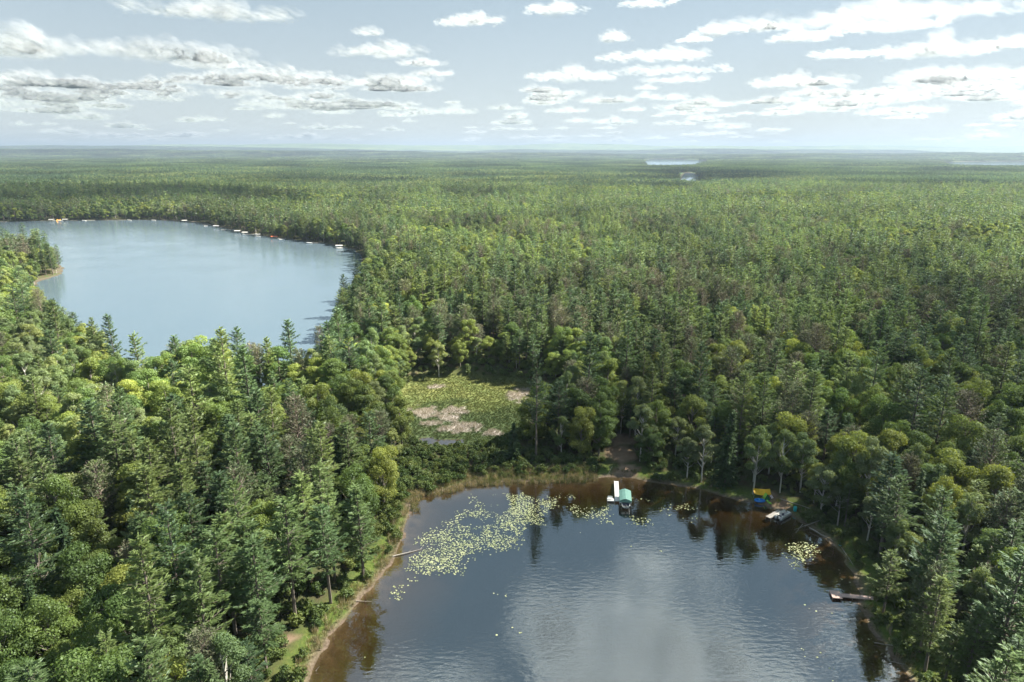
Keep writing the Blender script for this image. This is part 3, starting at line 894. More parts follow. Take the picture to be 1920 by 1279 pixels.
trees = []     # (x, y, kind, hscale, wscale, variant, label or None)
for i in np.nonzero(indiv)[0]:
    v = int(rng.integers(0, NVAR)); k = int(kind[i])
    trees.append((x[i], y[i], k, float(hs[i]), float(hs[i] ** .6 * rng.uniform(.85, 1.15)), v, describe(x[i], y[i], k, v, float(hs[i]), 0)))
for a in zip(hx, hy, hk, hhs, hw_, hv, hl):
    trees.append(a)
labs = {}
for t in trees:
    labs.setdefault(t[6], 0); labs[t[6]] += 1
tz = ground_h(np.array([t[0] for t in trees]), np.array([t[1] for t in trees]))
for t, z0 in zip(trees, tz):
    tx, ty, k, sh, sw, v, lab = t
    kd = KINDS[k]
    e = link(kd, None, None, (tx, ty, float(z0) - .15))
    e.rotation_euler = (float(rng.normal(0, .012)), float(rng.normal(0, .012)), float(rng.uniform(0, 6.283)))
    e.scale = (sw, sw, sh)
    tagp(e, lab, NICE[k], (lab[:100] + " (alike)") if labs[lab] > 1 else kd.replace("_", " ") + "s of the wood")
    cr, tk = NEAR[kd][v]
    link("crown", cr, e); link("trunk", tk, e)

# ------------------------------------------------------------------ geometry-nodes scatterer for what nobody could count
def scatter(name, P, rot, scl, idx, sources, label, parentless=True):
    src = bpy.data.collections.new(name + "_kinds")
    for i, me in enumerate(sources):
        o = bpy.data.objects.new("%s_kind_%03d" % (name, i), me); src.objects.link(o)
    me = bpy.data.meshes.new(name)
    me.vertices.add(len(P)); me.vertices.foreach_set("co", np.asarray(P, np.float32).ravel())
    a = me.attributes.new("rot", 'FLOAT_VECTOR', 'POINT'); a.data.foreach_set("vector", np.asarray(rot, np.float32).ravel())
    a = me.attributes.new("scl", 'FLOAT_VECTOR', 'POINT'); a.data.foreach_set("vector", np.asarray(scl, np.float32).ravel())
    a = me.attributes.new("idx", 'INT', 'POINT'); a.data.foreach_set("value", np.asarray(idx, np.int32))
    o = link(name, me)
    ng = bpy.data.node_groups.new(name, 'GeometryNodeTree')
    ng.interface.new_socket("Geometry", in_out='INPUT', socket_type='NodeSocketGeometry')
    ng.interface.new_socket("Geometry", in_out='OUTPUT', socket_type='NodeSocketGeometry')
    N_ = ng.nodes; L_ = ng.links
    gi = N_.new("NodeGroupInput"); go = N_.new("NodeGroupOutput")
    iop = N_.new("GeometryNodeInstanceOnPoints"); ci = N_.new("GeometryNodeCollectionInfo")
    ci.inputs["Collection"].default_value = src
    ci.inputs["Separate Children"].default_value = True
    ci.inputs["Reset Children"].default_value = True
    def na(nm, ty):
        q = N_.new("GeometryNodeInputNamedAttribute"); q.data_type = ty; q.inputs["Name"].default_value = nm
        return q.outputs["Attribute"]
    e2r = N_.new("FunctionNodeEulerToRotation")
    L_.new(na("rot", 'FLOAT_VECTOR'), e2r.inputs[0])
    L_.new(gi.outputs[0], iop.inputs["Points"]); L_.new(ci.outputs[0], iop.inputs["Instance"])
    iop.inputs["Pick Instance"].default_value = True
    L_.new(na("idx", 'INT'), iop.inputs["Instance Index"])
    L_.new(e2r.outputs[0], iop.inputs["Rotation"]); L_.new(na("scl", 'FLOAT_VECTOR'), iop.inputs["Scale"])
    L_.new(iop.outputs[0], go.inputs[0])
    md = o.modifiers.new("scatter", 'NODES'); md.node_group = ng
    tagp(o, label, kind="stuff")
    return o


# the rest of the trees inside RMAX: three grades of detail by distance
rest = np.nonzero(keepm & ~indiv)[0]
src_m = []
GR = [(1.0, 4), (.35, 3), (.13, 3)]
for gi_, (q, nv) in enumerate(GR):
    for ki, kd in enumerate(KINDS):
        g, H, R, form = SPEC[kd]
        for v in range(nv):
            rg = np.random.default_rng(500 + gi_ * 100 + ki * 17 + v)
            if q == 1.0:
                rg = np.random.default_rng(100 + ki * 17 + v)
            mb = g(rg, H * rg.uniform(.94, 1.06), R * rg.uniform(.9, 1.1), q, form)
            src_m.append(mb.mesh("woodland_" + kd, [LEAF[kd], BARK[kd]]))
grade = np.where(dist[rest] < 380, 0, np.where(dist[rest] < 820, 1, 2))
offs = np.cumsum([0] + [len(KINDS) * nv for _, nv in GR])
nvs = np.array([nv for _, nv in GR])
idx = offs[grade] + kind[rest] * nvs[grade] + (rng.random(len(rest)) * nvs[grade]).astype(int)
P = np.stack([x[rest], y[rest], gh[rest] - .15], 1)
rot = np.stack([rng.normal(0, .015, len(rest)), rng.normal(0, .015, len(rest)), rng.uniform(0, 6.283, len(rest))], 1)
ws = hs[rest] ** .6 * rng.uniform(.85, 1.15, len(rest)) * np.where(grade == 2, 1.08, 1)
scatter("forest", P, rot, np.stack([ws, ws, hs[rest]], 1), idx, src_m, "dense mixed pine and broadleaf forest filling the land beyond the nearer single trees")

# far woods: whole patches of low trees, 100 m square
patch_src = []
for pv in range(8):
    rg = np.random.default_rng(900 + pv)
    lib = []
    for ki, kd in enumerate(KINDS):
        g, H, R, form = SPEC[kd]
        for v in range(2):
            lib.append(g(rg, H, R, .055, form).arr())
    mb = MB()
    cshare = .75 if pv < 4 else .25
    sp_ = 7.2
    for a in np.arange(-50, 50, sp_):
        for b_ in np.arange(-50, 50, sp_):
            if rg.random() < .06:
                continue
            c = rg.random() < cshare
            k = (0 if rg.random() < .7 else (1 if rg.random() < .6 else 4)) if c else (2 if rg.random() < .7 else 3)
            s_ = rg.uniform(.75, 1.15); rn = (rg.uniform(0, .42) if c else rg.uniform(.42, .95))
            m_ = lib[k * 2 + int(rg.integers(0, 2))]
            mb.merge(m_, off=(a + rg.uniform(-3, 3), b_ + rg.uniform(-3, 3), 0), sc=(s_ * 1.1, s_ * 1.1, s_ * (.76 if c else .9)), rz=rg.uniform(0, 6.28), rnd=rn)
    patch_src.append(mb.mesh("woods_patch", [PATCHLEAF, BARK['white_pine']]))
fp = []
for size_, r0, r1 in ((100., RMAX, 5600.), (200., 5600., 17000.)):
    for y0 in np.arange(r0 + size_ / 2, r1, size_):
        hw = y0 * .79 + size_ * 1.5
        for x0 in np.arange(-math.ceil(hw / size_) * size_, hw + 1, size_):
            fp.append((x0, y0, size_ / 100))
fp = np.array(fp)
wd = np.minimum.reduce([sdist(f, fp[:, 0], fp[:, 1]) for f in FARL] + [sdist(LAKE, fp[:, 0], fp[:, 1])])
fp = fp[wd > 45 * fp[:, 2]]
fz = ground_h(fp[:, 0], fp[:, 1])
stf = fnoise(fp[:, 0], fp[:, 1] * .6, 600, 31) + rng.normal(0, .04, len(fp))
idx = np.where(stf > .5, 0, 4) + rng.integers(0, 4, len(fp))
rz = rng.integers(0, 4, len(fp)) * math.pi / 2
hsf = .9 + .25 * fnoise(fp[:, 0], fp[:, 1], 900, 33)
scatter("far_forest", np.stack([fp[:, 0], fp[:, 1], fz - 1.0], 1), np.stack([rz * 0, rz * 0, rz], 1), np.stack([fp[:, 2] * 1.02, fp[:, 2] * 1.02, hsf], 1), idx, patch_src,
        "distant woods reaching to the horizon")

# ------------------------------------------------------------------ undergrowth, reeds, marsh grass, lily pads
def cand(x0, x1, y0, y1, s, seed):
    rg = np.random.default_rng(seed)
    a, b = np.meshgrid(np.arange(x0, x1, s), np.arange(y0, y1, s))
    a = a.ravel() + rg.uniform(-.5, .5, a.size) * s; b = b.ravel() + rg.uniform(-.5, .5, b.size) * s
    return a, b, rg


def put(name, a, b, zoff, smin, smax, rg, sources, label, pick=None):
    z = ground_h(a, b) + zoff
    n_ = len(a)
    s_ = rg.uniform(smin, smax, n_)
    r_ = np.stack([np.zeros(n_), np.zeros(n_), rg.uniform(0, 6.28, n_)], 1)
    return scatter(name, np.stack([a, b, z], 1), r_, np.stack([s_, s_, s_ * rg.uniform(.8, 1.2, n_)], 1), rg.integers(0, len(sources), n_) if pick is None else pick, sources, label)


shr = []
for v in range(4):
    shr.append(gen_shrub(np.random.default_rng(700 + v), 2.4, 1.7).mesh("shrub", [SHRUBLEAF, BARK['maple_tree']]))
a, b, rg = cand(-170, 190, 60, 345, 2.0, 41)
h, sp, sl, pool, sm, w = ground_h(a, b, True)
scr = sdist(SCRUB, a, b)
okk = ((scr < 1) & (sp > 2.5) & (sm > -1) & (pool > .5) & (rg.random(len(a)) < .85))
okk |= (sp > .8) & (sp < 3) & (rg.random(len(a)) < .22) & ((a < 0) | (a > 40))
okk |= (sp > 2.6) & (sp < 12) & (y_ := (b > 0)) & (rg.random(len(a)) < .42) & (sm > 0)
okk |= (sm > 0) & (sm < 6) & (sp > 3) & (rg.random(len(a)) < .55)
okk |= (sl > 1.5) & (sl < 6) & (rg.random(len(a)) < .4)
okk |= (sp > 12) & (sl > 3) & (sm > 3) & (rg.random(len(a)) < .30)
for (c, r) in SANDS + [(G(1428, 935), 7.5), (G(1455, 955), 6.0), (G(1162, 885), 5), (G(1490, 956), 3)]:
    okk &= np.hypot(a - c[0], b - c[1]) > r
put("undergrowth", a[okk], b[okk], 0, .5, 1.25, rg, shr, "low leafy shrubs and bushes along the shores and under the trees")

GRASS_DARK = leaf_mat("dark_sedge_blades", [(.062, .095, .045), (.085, .115, .05), (.115, .13, .06)], transl=.25)  # darker green blades for the near part of the marsh
grs = [gen_tuft(np.random.default_rng(720 + v), .62, .5, 46, .045).mesh("grass", [GRASSM]) for v in range(3)] + [gen_tuft(np.random.default_rng(725 + v), .8, .5, 46, .045).mesh("grass", [GRASS_DARK]) for v in range(3)]
a, b, rg = cand(-70, 60, 195, 285, .62, 42)
h, sp, sl, pool, sm, w = ground_h(a, b, True)
qx, qy = to_px(a, b, .3)
dd = dead_at(qx, qy, vnoise(a, b, 2.2, 14))
okk = (sm < 1) & (pool > .3) & (dd < .4) & (rg.random(len(a)) < .75)
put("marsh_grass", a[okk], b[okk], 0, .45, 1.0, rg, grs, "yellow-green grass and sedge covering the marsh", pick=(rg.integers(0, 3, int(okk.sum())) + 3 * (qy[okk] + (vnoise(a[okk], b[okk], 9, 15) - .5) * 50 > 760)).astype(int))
dry = [gen_tuft(np.random.default_rng(730 + v), 1.1, .5, 34, .05).mesh("dead_reeds", [DRYM]) for v in range(3)]
okk = (sm < 1) & (pool > .3) & (dd > .35) & (rg.random(len(a)) < .75)
put("dead_reeds", a[okk], b[okk], 0, .6, 1.1, rg, dry, "pale pinkish dead reeds lying in patches in the marsh")
ree = [gen_tuft(np.random.default_rng(740 + v), 1.7, .5, 26, .07).mesh("reeds", [REEDM]) for v in range(3)]
a, b, rg = cand(-90, 110, 85, 200, .7, 43)
h, sp, sl, pool, sm, w = ground_h(a, b, True)
qx, qy = to_px(a, b, .1)
okk = (sp > -1.8) & (sp < 6.2) & (qx > 770) & (qx < 1120) & (qy < 960) & (rg.random(len(a)) < .95)
okk |= (sp > .2) & (sp < 3.6) & (qx < 780) & (rg.random(len(a)) < .5)
okk |= (sp > .4) & (sp < 4) & (qx >= 1120) & (rg.random(len(a)) < .35 * vnoise(a, b, 5, 81))
put("reeds", a[okk], b[okk], 0, .5, 1.1, rg, ree, "tan and green reeds standing along the pond's edge")

# lily pads
pad, n, l = new_mat("lily_pad")
out = n.new("ShaderNodeOutputMaterial"); bb = n.new("ShaderNodeBsdfPrincipled")
at = n.new("ShaderNodeAttribute"); at.attribute_name = "tint"
rp = n.new("ShaderNodeValToRGB"); rp.color_ramp.elements[0].color = (.16, .20, .08, 1); rp.color_ramp.elements[1].color = (.50, .52, .30, 1)
l.new(at.outputs["Fac"], rp.inputs[0]); l.new(rp.outputs[0], bb.inputs["Base Color"]); bb.inputs["Roughness"].default_value = .38
l.new(bb.outputs[0], out.inputs[0])
rg = np.random.default_rng(77)
PPOLY = [([(770, 1062), (772, 1022), (800, 1005), (840, 985), (855, 965), (900, 957), (940, 965), (975, 950), (985, 985), (980, 1012), (950, 1030), (905, 1025), (872, 1045), (858, 1072), (820, 1070), (800, 1078)], 0.72, .40),
         ([(945, 925), (985, 922), (1010, 932), (1045, 940), (1035, 960), (1015, 985), (985, 978), (965, 955)], .9, .30),
         ([(880, 925), (935, 930), (945, 950), (900, 948)], .5, .5),
         ([(800, 965), (860, 958), (850, 990), (800, 990)], .3, .6),
         ([(735, 1105), (765, 1095), (770, 1135), (740, 1142)], .6, .46),
         ([(765, 1060), (790, 1065), (780, 1090), (762, 1085)], .45, .5),
         ([(1050, 925), (1340, 950), (1350, 975), (1200, 985), (1050, 960)], .55, .50),
         ([(1455, 1010), (1510, 1005), (1580, 1075), (1560, 1095), (1500, 1080), (1470, 1040)], .65, .46),
         ([(780, 1100), (1000, 1100), (1000, 1200), (700, 1230)], .06, .66),
         ([(640, 1150), (740, 1100), (740, 1250), (620, 1279)], .04, .7),
         ([(1480, 1120), (1650, 1200), (1650, 1290), (1420, 1290)], .12, .62),
         ([(1000, 960), (1500, 1010), (1400, 1080), (1000, 1030)], .02, .72)]
PV, PF, PT = [], [], []
nn = 0
for poly, dens, thr in PPOLY:
    wp = np.array([G(*p) for p in poly])
    x0, y0 = wp.min(0); x1, y1 = wp.max(0)
    a, b = np.meshgrid(np.arange(x0, x1, .31), np.arange(y0, y1, .31))
    a = a.ravel() + rg.uniform(-.25, .25, a.size); b = b.ravel() + rg.uniform(-.25, .25, b.size)
    s_ = sdist(wp, a, b)
    nz = fnoise(a, b, 6.0, 51 + 4 * (dens < .7), 5)
    o = (s_ < (nz - .46) * 14) & (rg.random(len(a)) < dens * smooth(3.5, -3.5, s_) * smooth(thr - .04, thr + .22, nz) * (1 if dens > .3 else 2) * .85)
    o &= sdist(POND, a, b) < -1
    for cx, cy in zip(a[o], b[o]):
        r = rg.uniform(.07, .23); a0 = rg.uniform(0, 6.28); k = 8
        an = a0 + np.arange(k) * (5.9 / (k - 1))
        tilt = rg.normal(0, .03, 2)
        X = np.cos(an) * r; Y = np.sin(an) * r * rg.uniform(.85, 1)
        z = .02 + rg.uniform(0, .02) + np.abs(X * tilt[0] + Y * tilt[1])
        PV.append(np.stack([cx + X, cy + Y, z], 1)); PF.append(np.arange(8) + nn); nn += 8; PT.append(rg.random())
pm = raw_mesh("lily_pads", np.concatenate(PV), np.array(PF), [pad], t=np.array(PT))
tagp(link("lily_pads", pm), "rafts of pale green lily pads floating on the pond", kind="stuff")

# ------------------------------------------------------------------ hand-built objects
PALE = simple("weathered_pale_boards", (.48, .47, .44), .6, noise=.12)
WHITE = simple("white_painted_metal", (.78, .78, .76), .5, noise=.05)
GREYW = simple("weathered_grey_wood", (.42, .39, .36), .8, noise=.18, scale=5)
BROWNW = simple("reddish_brown_decking", (.54, .39, .35), .8, noise=.18, scale=4)
ALU = simple("brushed_aluminium", (.6, .62, .64), .35, 1.0, noise=.05)
GREENC = simple("sea_green_canvas", (.15, .31, .27), .7, noise=.08, scale=1.2, bump=.1)
BLACK = simple("black_plastic", (.015, .015, .018), .35, noise=.1)
NAVY = simple("navy_vinyl", (.02, .03, .07), .5, noise=.1)
CREAM = simple("cream_vinyl", (.72, .70, .66), .45, noise=.06)
GREYC = simple("grey_carpet", (.40, .40, .42), .9, noise=.1)
YEL = simple("yellow_tarp_cloth", (.85, .50, .02), .55, noise=.06, scale=1.5, bump=.2)
BLUE = simple("bright_blue_vinyl", (.02, .22, .70), .4, noise=.08)
LIME = simple("lime_plastic", (.35, .72, .10), .4, noise=.06)
DGRN = simple("dark_green_nylon", (.015, .16, .07), .6, noise=.1)
TEAL = simple("turquoise_plastic", (.02, .42, .46), .4, noise=.08)
PINK = simple("pale_pink_cloth", (.80, .66, .68), .8, noise=.06)
ROOF = simple("brown_shingles", (.22, .15, .13), .9, noise=.25, scale=6)
LOGW = simple("brown_log_siding", (.20, .12, .07), .8, noise=.2, scale=4)
GLASS = simple("dark_window_glass", (.03, .04, .05), .1, noise=.02)
RED = simple("red_orange_paint", (.60, .14, .05), .5, noise=.1)
ORNG = simple("orange_vinyl", (.48, .24, .10), .5, noise=.08)


def box(mb, c, s, rz=0.0, mat=0):
    X, Y, Z = s[0] / 2, s[1] / 2, s[2] / 2
    v = np.array([(-X, -Y, -Z), (X, -Y, -Z), (X, Y, -Z), (-X, Y, -Z), (-X, -Y, Z), (X, -Y, Z), (X, Y, Z), (-X, Y, Z)])
    cs, sn = math.cos(rz), math.sin(rz)
    v = np.stack([v[:, 0] * cs - v[:, 1] * sn + c[0], v[:, 0] * sn + v[:, 1] * cs + c[1], v[:, 2] + c[2]], 1)
    mb.add(v, [(0, 3, 2, 1), (4, 5, 6, 7), (0, 1, 5, 4), (1, 2, 6, 5), (2, 3, 7, 6), (3, 0, 4, 7)], mat)


def loft(mb, secs, mat=0, closed=True, cap=True):
    """secs: list of equal-length rings of points."""
    k = len(secs[0]); V = np.concatenate([np.asarray(s_, float) for s_ in secs]); F = []
    for i in range(len(secs) - 1):
        for j in range(k if closed else k - 1):
            j2 = (j + 1) % k
            F.append((i * k + j, i * k + j2, (i + 1) * k + j2, (i + 1) * k + j))
    if cap:
        for base_ in (0, (len(secs) - 1) * k):
            c = V[base_:base_ + k].mean(0); V = np.vstack([V, c]); ci = len(V) - 1
            for j in range(k):
                F.append((base_ + j, base_ + (j + 1) % k, ci, ci))
    F = [f if len(set(f)) == 4 else f for f in F]
    quads = [f for f in F if len(set(f)) == 4]; tris = [f[:3] for f in F if len(set(f)) == 3]
    n0 = mb.n
    mb.add(V, quads, mat)
    if tris:   # a cap triangle as a quad with a doubled mid-edge point
        T = np.array(tris); m_ = (V[T[:, 0]] + V[T[:, 1]]) / 2
        VV = np.stack([V[T[:, 0]], m_, V[T[:, 1]], V[T[:, 2]]], 1).reshape(-1, 3)
        mb.add(VV, np.arange(len(VV)).reshape(-1, 4), mat)


def part(name, mb, mat, parent, sm=False):
    me = mb.mesh(name, mat if isinstance(mat, list) else [mat])
    if sm:
        me.polygons.foreach_set("use_smooth", np.ones(len(me.polygons), bool))
    o = bpy.data.objects.new(name, me); COL.objects.link(o); o.parent = parent
    return o


def thing(name, loc, rz, label, cat, group=None):
    e = link(name, None, None, loc); e.rotation_euler = (0, 0, rz); tagp(e, label, cat, group); return e


def deck_mesh(mb, x0, x1, y0, y1, z, along='y', bw=.14):
    """planks with gaps, across the walking direction"""
    if along == 'y':
        k = int((y1 - y0) / bw)
        for i in range(k):
            box(mb, ((x0 + x1) / 2, y0 + (i + .5) * bw, z), (x1 - x0, bw * .9, .035))
    else:
        k = int((x1 - x0) / bw)
        for i in range(k):
            box(mb, (x0 + (i + .5) * bw, (y0 + y1) / 2, z), (bw * .9, y1 - y0, .035))


def posts(parent, pts, z0, z1, mat, r=.05):
    for (a, b) in pts:
        mb = MB(); tube(mb, [(a, b, z0), (a, b, z1), (a, b, z1 + .005)], [r, r, r * .2], 8, 0); part("post", mb, mat, parent)


def outboard(parent, x_, y_, z_, mat=BLACK):
    mb = MB()
    rings = []
    for zz_, hx_, hy_ in ((0, .10, .16), (.12, .17, .24), (.32, .18, .27), (.46, .14, .22), (.52, .06, .1)):
        rings.append([(x_ + math.cos(t) * hx_, y_ + math.sin(t) * hy_, z_ + zz_) for t in np.arange(10) * math.tau / 10])
    loft(mb, rings)
    box(mb, (x_, y_ + .02, z_ - .35), (.12, .18, .75)); box(mb, (x_, y_ - .06, z_ - .62), (.3, .36, .03))
    return part("outboard_motor", mb, mat, parent, False)


# --- L-shaped white dock
p0 = np.array(G(1155.5, 902, .5)); p1 = np.array(G(1157.5, 940, .5))
dv = p0 - p1; Ld = float(np.hypot(*dv)); rz = math.atan2(dv[1], dv[0]) - math.pi / 2
mpp = math.hypot(p1[0], p1[1]) / 1280 * 1.1
dk = thing("dock", (p1[0], p1[1], 0), rz, "long white L-shaped dock reaching from the north shore", "dock")
mb = MB(); deck_mesh(mb, -.62, .62, 0, Ld, .50); box(mb, (-.6, Ld / 2, .42), (.05, Ld, .14)); box(mb, (.6, Ld / 2, .42), (.05, Ld, .14)); part("walkway", mb, WHITE, dk)
mb = MB(); deck_mesh(mb, -2.75, -.66, 0, 1.35, .50, 'x'); box(mb, (-1.7, .03, .42), (2.1, .05, .14)); box(mb, (-1.7, 1.32, .42), (2.1, .05, .14)); part("platform", mb, WHITE, dk)
posts(dk, [(-.66, 1.5), (.66, .15), (.66, Ld * .5), (-.66, Ld * .5), (.66, Ld - .4), (-.66, Ld - .4), (-2.7, .1), (-2.7, 1.25)], -2.0, .85, ALU, .035)
# bench on the platform
bn = thing("bench", (p1[0], p1[1], .52), rz, "small white bench on the foot of the L-shaped dock", "bench")
mb = MB(); box(mb, (-1.95, .75, .42), (1.3, .45, .06)); part("seat", mb, WHITE, bn)
mb = MB(); loft(mb, [[(-2.6, 1.0, .45), (-1.3, 1.0, .45), (-1.3, 1.05, .45), (-2.6, 1.05, .45)], [(-2.55, 1.08, .85), (-1.35, 1.08, .85), (-1.35, 1.13, .85), (-2.55, 1.13, .85)]]); part("backrest", mb, WHITE, bn)
for sx in (-2.45, -1.45):
    for sy in (.58, .95):
        mb = MB(); box(mb, (sx, sy, .195), (.06, .06, .39)); part("leg", mb, WHITE, bn)
# --- boat lift with canopy
c = G(1172.5, 927, 2.6)
lf = thing("boat_lift", (c[0], c[1], 0), rz, "aluminium boat lift with a peaked green canopy beside the white dock", "boat lift")
W2, L2, e_, r_ = 1.6, 2.9, 2.2, 2.8
mb = MB()
def canopy_ring(yy, dz=0, ins=0.0):
    return [(-W2 + ins, yy, e_ - .42 + dz), (-W2 + ins, yy, e_ + dz), (-W2 * .5, yy, (e_ + r_) / 2 + .08 + dz), (0, yy, r_ + dz), (W2 * .5, yy, (e_ + r_) / 2 + .08 + dz), (W2 - ins, yy, e_ + dz), (W2 - ins, yy, e_ - .42 + dz),
            (W2 - ins - .03, yy, e_ - .42 + dz), (W2 - ins - .03, yy, e_ - .03 + dz), (0, yy, r_ - .05 + dz), (-W2 + ins + .03, yy, e_ - .03 + dz), (-W2 + ins + .03, yy, e_ - .42 + dz)]
loft(mb, [canopy_ring(yy, .02 * math.sin(i * 1.9)) for i, yy in enumerate(np.linspace(-L2, L2, 9))], cap=False)
for yy, s_ in ((-L2, -1), (L2, 1)):
    box(mb, (0, yy + s_ * .012, e_ - .2), (2 * W2, .02, .42))
    mb.add([(-W2, yy + s_ * .02, e_), (W2, yy + s_ * .02, e_), (W2 * .5, yy + s_ * .02, (e_ + r_) / 2 + .08), (0, yy + s_ * .02, r_)], [(0, 1, 2, 3)])
    mb.add([(-W2, yy + s_ * .02, e_), (0, yy + s_ * .02, e_ + .01), (0, yy + s_ * .02, r_), (-W2 * .5, yy + s_ * .02, (e_ + r_) / 2 + .08)], [(0, 1, 2, 3)])
part("canopy", mb, GREENC, lf)
mb = MB()
for sx in (-1.5, 1.5):
    for sy in (-1.9, 1.9):
        tube(mb, [(sx, sy, -1.6), (sx, sy, e_)], [.05, .05], 6, 0)
    tube(mb, [(sx, -2.2, .35), (sx, 2.2, .35)], [.05, .05], 6, 0)
for sy in (-1.9, 1.9):
    tube(mb, [(-1.5, sy, .3), (1.5, sy, .3)], [.05, .05], 6, 0)
    tube(mb, [(-1.5, sy, e_ - .05), (0, sy, r_ - .1), (1.5, sy, e_ - .05)], [.03, .03, .03], 6, 0)
part("frame", mb, ALU, lf)
# motor boat in the lift
bt = thing("motorboat", (c[0], c[1] - .6, .45), rz, "white and navy motorboat hoisted under the green canopy, stern showing", "boat")
def hull(parent, L, B, D, mat, name="hull"):
    mb = MB(); rings = []
    for s_ in np.linspace(0, 1, 9):
        yy = -L / 2 + L * s_; b_ = B / 2 * (1 - max(0, s_ - .45) ** 2 / .3025 * .97) * (.94 + .06 * min(1, s_ * 3)); d_ = D * (1 - .55 * max(0, s_ - .6) / .4)
        top = D + .25 * s_ ** 2
        rings.append([(0, yy, D - d_), (b_ * .75, yy, D - d_ * .72), (b_, yy, top), (b_ * .86, yy, top + .02), (b_ * .80, yy, D - d_ * .5), (0, yy, D - d_ * .55), (-b_ * .80, yy, D - d_ * .5), (-b_ * .86, yy, top + .02), (-b_, yy, top), (-b_ * .75, yy, D - d_ * .72)])
    loft(mb, rings); return part(name, mb, mat, parent, True)
hull(bt, 6.4, 2.3, .85, WHITE)
for sy, sx in ((-2.3, 0), (-.2, .5), (-.2, -.5)):
    mb = MB(); box(mb, (sx, sy, .62), (1.9 if sx == 0 else .55, .5, .3)); box(mb, (sx, sy - .25, .9), (1.9 if sx == 0 else .55, .12, .45)); part("seat", mb, NAVY, bt)
mb = MB(); loft(mb, [[(-.95, .6, .9), (.95, .6, .9), (.95, .62, .92), (-.95, .62, .92)], [(-.8, .25, 1.35), (.8, .25, 1.35), (.8, .27, 1.36), (-.8, .27, 1.36)]]); part("windshield", mb, GLASS, bt)
outboard(bt, 0, -3.45, .75)

# --- grey dock and pontoon boat
q0 = np.array(G(1464, 957, .45)); q1 = np.array(G(1440, 970, .45)); dv = q0 - q1; Ld = float(np.hypot(*dv)); rz2 = math.atan2(dv[1], dv[0]) - math.pi / 2
dk2 = thing("dock", (q1[0], q1[1], 0), rz2, "short weathered grey dock beside the pontoon boat", "dock")
mb = MB(); deck_mesh(mb, -.65, .65, 0, Ld, .45); box(mb, (-.63, Ld / 2, .36), (.06, Ld, .14)); box(mb, (.63, Ld / 2, .36), (.06, Ld, .14)); part("walkway", mb, GREYW, dk2)
posts(dk2, [(-.7, .2), (.7, .2), (-.7, Ld * .55), (.7, Ld * .55)], -1.2, .7, GREYW, .06)
pc = G(1468, 966, .5)
pb = thing("pontoon_boat", (pc[0], pc[1], 0), rz2, "grey and white pontoon boat moored at the short grey dock", "boat"); pb.scale = (.88, .88, .88)
for sx in (-.82, .82):
    mb = MB(); tube(mb, [(sx, -2.7, .15), (sx, -2.6, .15), (sx, 2.3, .15), (sx, 2.75, .2), (sx, 3.0, .28)], [.05, .3, .3, .2, .03], 12, 0); part("pontoon", mb, ALU, pb, True)
mb = MB(); box(mb, (0, 0, .52), (2.4, 5.6, .09)); part("deck", mb, GREYC, pb)
mb = MB()
for sx in (-1.16, 1.16):
    box(mb, (sx, -.1, .9), (.04, 5.0, .55))
box(mb, (.5, 2.38, .9), (1.36, .04, .55)); box(mb, (-1.0, 2.38, .9), (.36, .04, .55)); box(mb, (-.5, -2.58, .9), (1.36, .04, .55))
part("railing", mb, WHITE, pb)
for (sx, sy, wx, wy) in ((-.8, 1.5, .6, 1.5), (.8, 1.5, .6, 1.5), (-.8, -1.5, .6, 1.7), (.75, -1.2, .6, .7), (.6, .2, .5, .5)):
    mb = MB(); box(mb, (sx, sy, .78), (wx, wy, .42)); box(mb, (sx + (.25 if sx > 0 else -.25), sy, 1.05), (.12, wy, .4)); part("seat", mb, CREAM, pb)
mb = MB(); box(mb, (.2, -.3, .95), (.5, .4, .75)); part("console", mb, NAVY, pb)
mb = MB(); tube(mb, [(-.7, -2.2, 1.2), (0, -2.3, 1.28), (.7, -2.2, 1.2)], [.14, .16, .14], 8, 0); part("folded_bimini", mb, NAVY, pb, True)
outboard(pb, 0, -2.95, .7)

# --- brown dock at right
r0 = np.array(G(1632, 1121, .5)); r1 = np.array(G(1568, 1115, .5)); dv = r0 - r1; Ld = float(np.hypot(*dv)); rz3 = math.atan2(dv[1], dv[0]) - math.pi / 2
dk3 = thing("dock", (r1[0], r1[1], 0), rz3, "reddish-brown wooden dock with a wider end platform at the right shore", "dock")
mb = MB(); deck_mesh(mb, -.62, .62, 1.0, Ld + 1.5, .5); box(mb, (-.6, Ld / 2 + 1.2, .41), (.06, Ld + .5, .14)); box(mb, (.6, Ld / 2 + 1.2, .41), (.06, Ld + .5, .14)); part("walkway", mb, BROWNW, dk3)
mb = MB(); deck_mesh(mb, -1.35, 1.2, -1.05, .95, .53, 'x'); box(mb, (0, -1.07, .44), (2.6, .05, .14)); box(mb, (-1.38, -.05, .44), (.05, 2.0, .14)); box(mb, (1.23, -.05, .44), (.05, 2.0, .14)); part("platform", mb, BROWNW, dk3)
posts(dk3, [(-1.3, -.98), (1.15, -.98), (-.68, Ld * .45), (.68, Ld * .45), (-.68, Ld * .8), (.68, Ld * .8)], -1.5, .62, BROWNW, .06)

